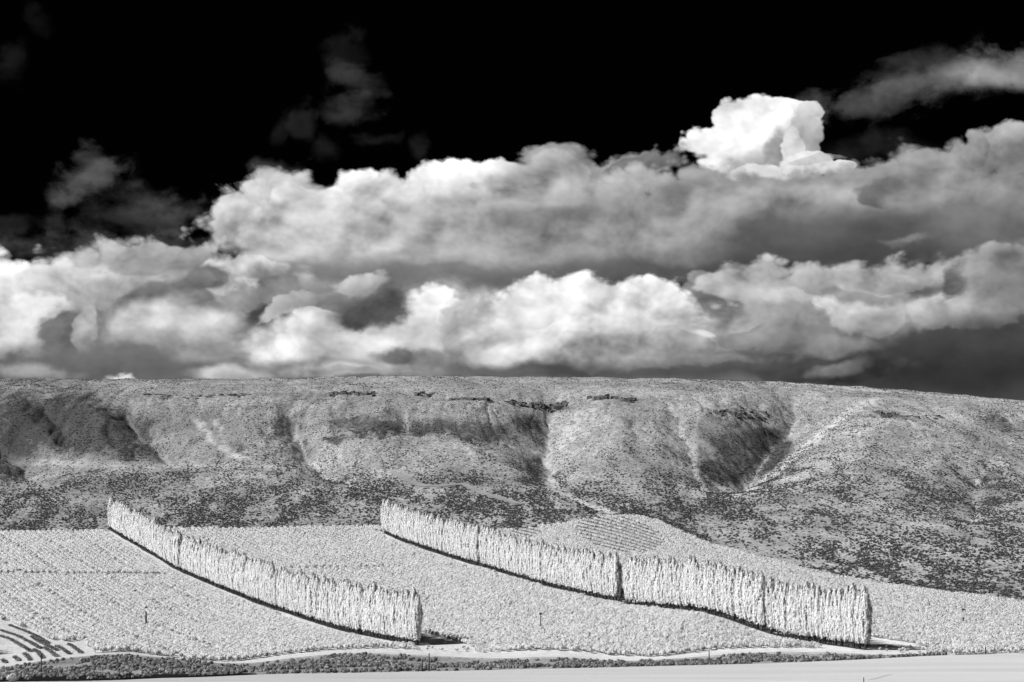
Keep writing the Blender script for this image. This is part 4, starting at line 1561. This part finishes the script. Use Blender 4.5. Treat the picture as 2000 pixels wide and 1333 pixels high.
# ------------------------------------------------------------------ wind machines in the orchard
def wind_machine(px, base_py, hub_py, blade_turn, span, label, yaw=0.0, thin=1.0):
    g = G(px, base_py)
    _, t = ray(px, hub_py)
    h = g[1] * t - g[2]
    root = bpy.data.objects.new("wind_machine", None)
    COL.objects.link(root)
    root.location = tuple(g)
    root.rotation_euler = (0, 0, yaw)
    tag(root, label, "wind machine", "wind machines in the orchard")
    link("pole", mesh_poly("pole", [tube([(0, 0, -.3), (0, 0, h * .5), (0, 0, h - .1)], [.36 * thin, .32 * thin, .27 * thin], 8)], M_POST if thin == 1 else M_STEEL, True), root)
    link("gearbox", mesh_poly("gearbox", [box(0, -.1, h, .75, 1.1, .7), tube([(0, -.6, h), (0, -1.0, h)], [.24, .14], 8)], M_POST), root)
    link("engine_housing", mesh_poly("engine_housing", [box(1.1, 0, .8, 1.5, 1.1, 1.5), box(1.1, 0, 1.62, 1.2, .8, .12)], M_STEEL), root)
    for s in (0, 1):
        v = []
        for rr, w in ((.25, .26), (span * .45, .5), (span, .34)):
            v += [(-w, -1.02 - .03, rr), (w, -1.02 + .03, rr), (w, -.92 + .03, rr), (-w, -.92 - .03, rr)]
        f = []
        for a in (0, 4):
            f += [(a, a + 1, a + 5, a + 4), (a + 1, a + 2, a + 6, a + 5), (a + 2, a + 3, a + 7, a + 6), (a + 3, a, a + 4, a + 7)]
        f += [(3, 2, 1, 0), (8, 9, 10, 11)]
        bl = link("blade", mesh_poly("blade", [(v, f)], M_WHITE), root)
        an = blade_turn + s * math.pi
        # the blade mesh runs up from the hub: spin it about the shaft
        for vert in bl.data.vertices:
            x_, z_ = vert.co.x, vert.co.z
            vert.co.x = x_ * math.cos(an) + z_ * math.sin(an)
            vert.co.z = -x_ * math.sin(an) + z_ * math.cos(an) + h


wind_machine(285, 1224, 1187, math.radians(-35), 2.5, "wind machine with slanted white blades in the left orchard block", math.radians(-8))
wind_machine(1056, 1232, 1199, math.radians(90), 1.5, "thin grey wind machine between the two windbreaks", math.radians(75), .6)
wind_machine(1882, 1222, 1191, math.radians(4), 2.6, "wind machine with one upright white blade right of the right windbreak", math.radians(8))


# ------------------------------------------------------------------ posts
def post(px, base, top, rad, label, arm=False):
    g = G(px, base)
    _, t = ray(px, top)
    h = max(g[1] * t - g[2], 1.2)
    root = bpy.data.objects.new("wooden_post", None)
    COL.objects.link(root)
    root.location = tuple(g)
    tag(root, label, "post", "posts along the field edge and road")
    link("shaft", mesh_poly("shaft", [tube([(0, 0, -.4), (.02, 0, h * .5), (0, .02, h)], [rad * 1.1, rad, rad * .85], 8)], M_POST, True), root)
    link("cap", mesh_poly("cap", [tube([(0, .02, h), (0, .02, h + .1)], [rad, rad * .5], 8)], M_POST), root)
    if arm:
        link("crossarm", mesh_poly("crossarm", [box(0, .16, h - .35, 1.0, .12, .12)], M_POST), root)


post(80, 1319, 1279, .15, "tall dark post at the left above the ditch", True)
post(584, 1316, 1291, .09, "left one of two close dark posts on the bank below the left windbreak")
post(611, 1317, 1286, .11, "right and taller one of two close dark posts on the bank below the left windbreak")
post(825, 1312, 1288, .12, "short dark post beside the tall one below the left windbreak's near end")
post(838, 1312, 1277, .13, "tall dark post below the shadow of the left windbreak")
post(1385, 1296, 1271, .13, "dark post on the bank left of the right windbreak")
post(1925, 1279, 1264, .15, "short dark post at the orchard edge near the right side")
post(1687, 1336, 1326, .10, "small dark post cut by the bottom edge in the pale field")

# pale bush at the lower left corner
bs = G(26, 1333)
o = link("pale_shrub", sage_mesh(900, M_PALE, 900, .07), None, (bs[0], bs[1], bs[2] - .1), 0.4, (3.2, 2.4, 2.3))
tag(o, "bright pale bush at the lower left corner before the dark ditch", "shrub")

# ------------------------------------------------------------------ low crop rows on the knoll at the left
CROPS = [
    [(0, 1232), (35, 1243), (60, 1256), (80, 1268)], [(0, 1243), (22, 1250), (42, 1262), (62, 1274)],
    [(18, 1222), (55, 1236), (75, 1245), (96, 1258)], [(62, 1244), (80, 1256), (97, 1264), (112, 1272)],
    [(66, 1270), (76, 1276), (85, 1287)], [(86, 1266), (98, 1273), (113, 1284)], [(110, 1263), (124, 1270), (137, 1279)],
    [(134, 1259), (148, 1268), (160, 1277)], [(48, 1278), (55, 1284), (60, 1291)], [(28, 1284), (34, 1288), (38, 1292)],
    [(5, 1290), (9, 1293), (12, 1296)],
]


def crop_row(line, i):
    r = np.random.default_rng(1000 + i)
    pts = np.array([G(*p)[:2] for p in line])
    s = np.concatenate([[0], np.cumsum(np.linalg.norm(np.diff(pts, axis=0), axis=1))])
    n = int(max(120, s[-1] * 60))
    t = r.uniform(0, s[-1], n)
    x = np.interp(t, s, pts[:, 0]) + r.normal(0, .30, n)
    y = np.interp(t, s, pts[:, 1]) + r.normal(0, .45, n)
    z = height(x, y) + r.uniform(0, .5, n)
    c0 = np.array([pts[0, 0], pts[0, 1], float(height(np.array(pts[0, 0]), np.array(pts[0, 1])))])
    V, Fc = leaves(np.stack([x, y, z], 1) - c0, 0.19, r.normal(0, 1, (n, 3)), r, 1.2)
    o = link("crop_row", mesh_np("crop_row", V, Fc, M_CROP), None, c0)
    tag(o, "dark low crop row number-%s from the road on the striped knoll at the left" % i, "crop row", "crop rows on the striped knoll")
    return o


WORDS = ["long dark crop row at the top left of the striped knoll", "dark crop row at the left edge of the striped knoll, second from its top",
         "dark crop row along the upper border of the striped knoll", "dark crop row on the middle of the striped knoll's upper slope",
         "leftmost of the four short crop rows ending at the dirt road", "second from the left of the four short crop rows ending at the dirt road",
         "third from the left of the four short crop rows ending at the dirt road", "rightmost of the four short crop rows ending at the dirt road",
         "stub of a crop row by the road just right of the corner shadow", "stub of a crop row by the road under the corner shadow",
         "stub of a crop row by the road at the very left edge"]
for i, ln in enumerate(CROPS):
    o = crop_row(ln, i)
    o['label'] = WORDS[i]
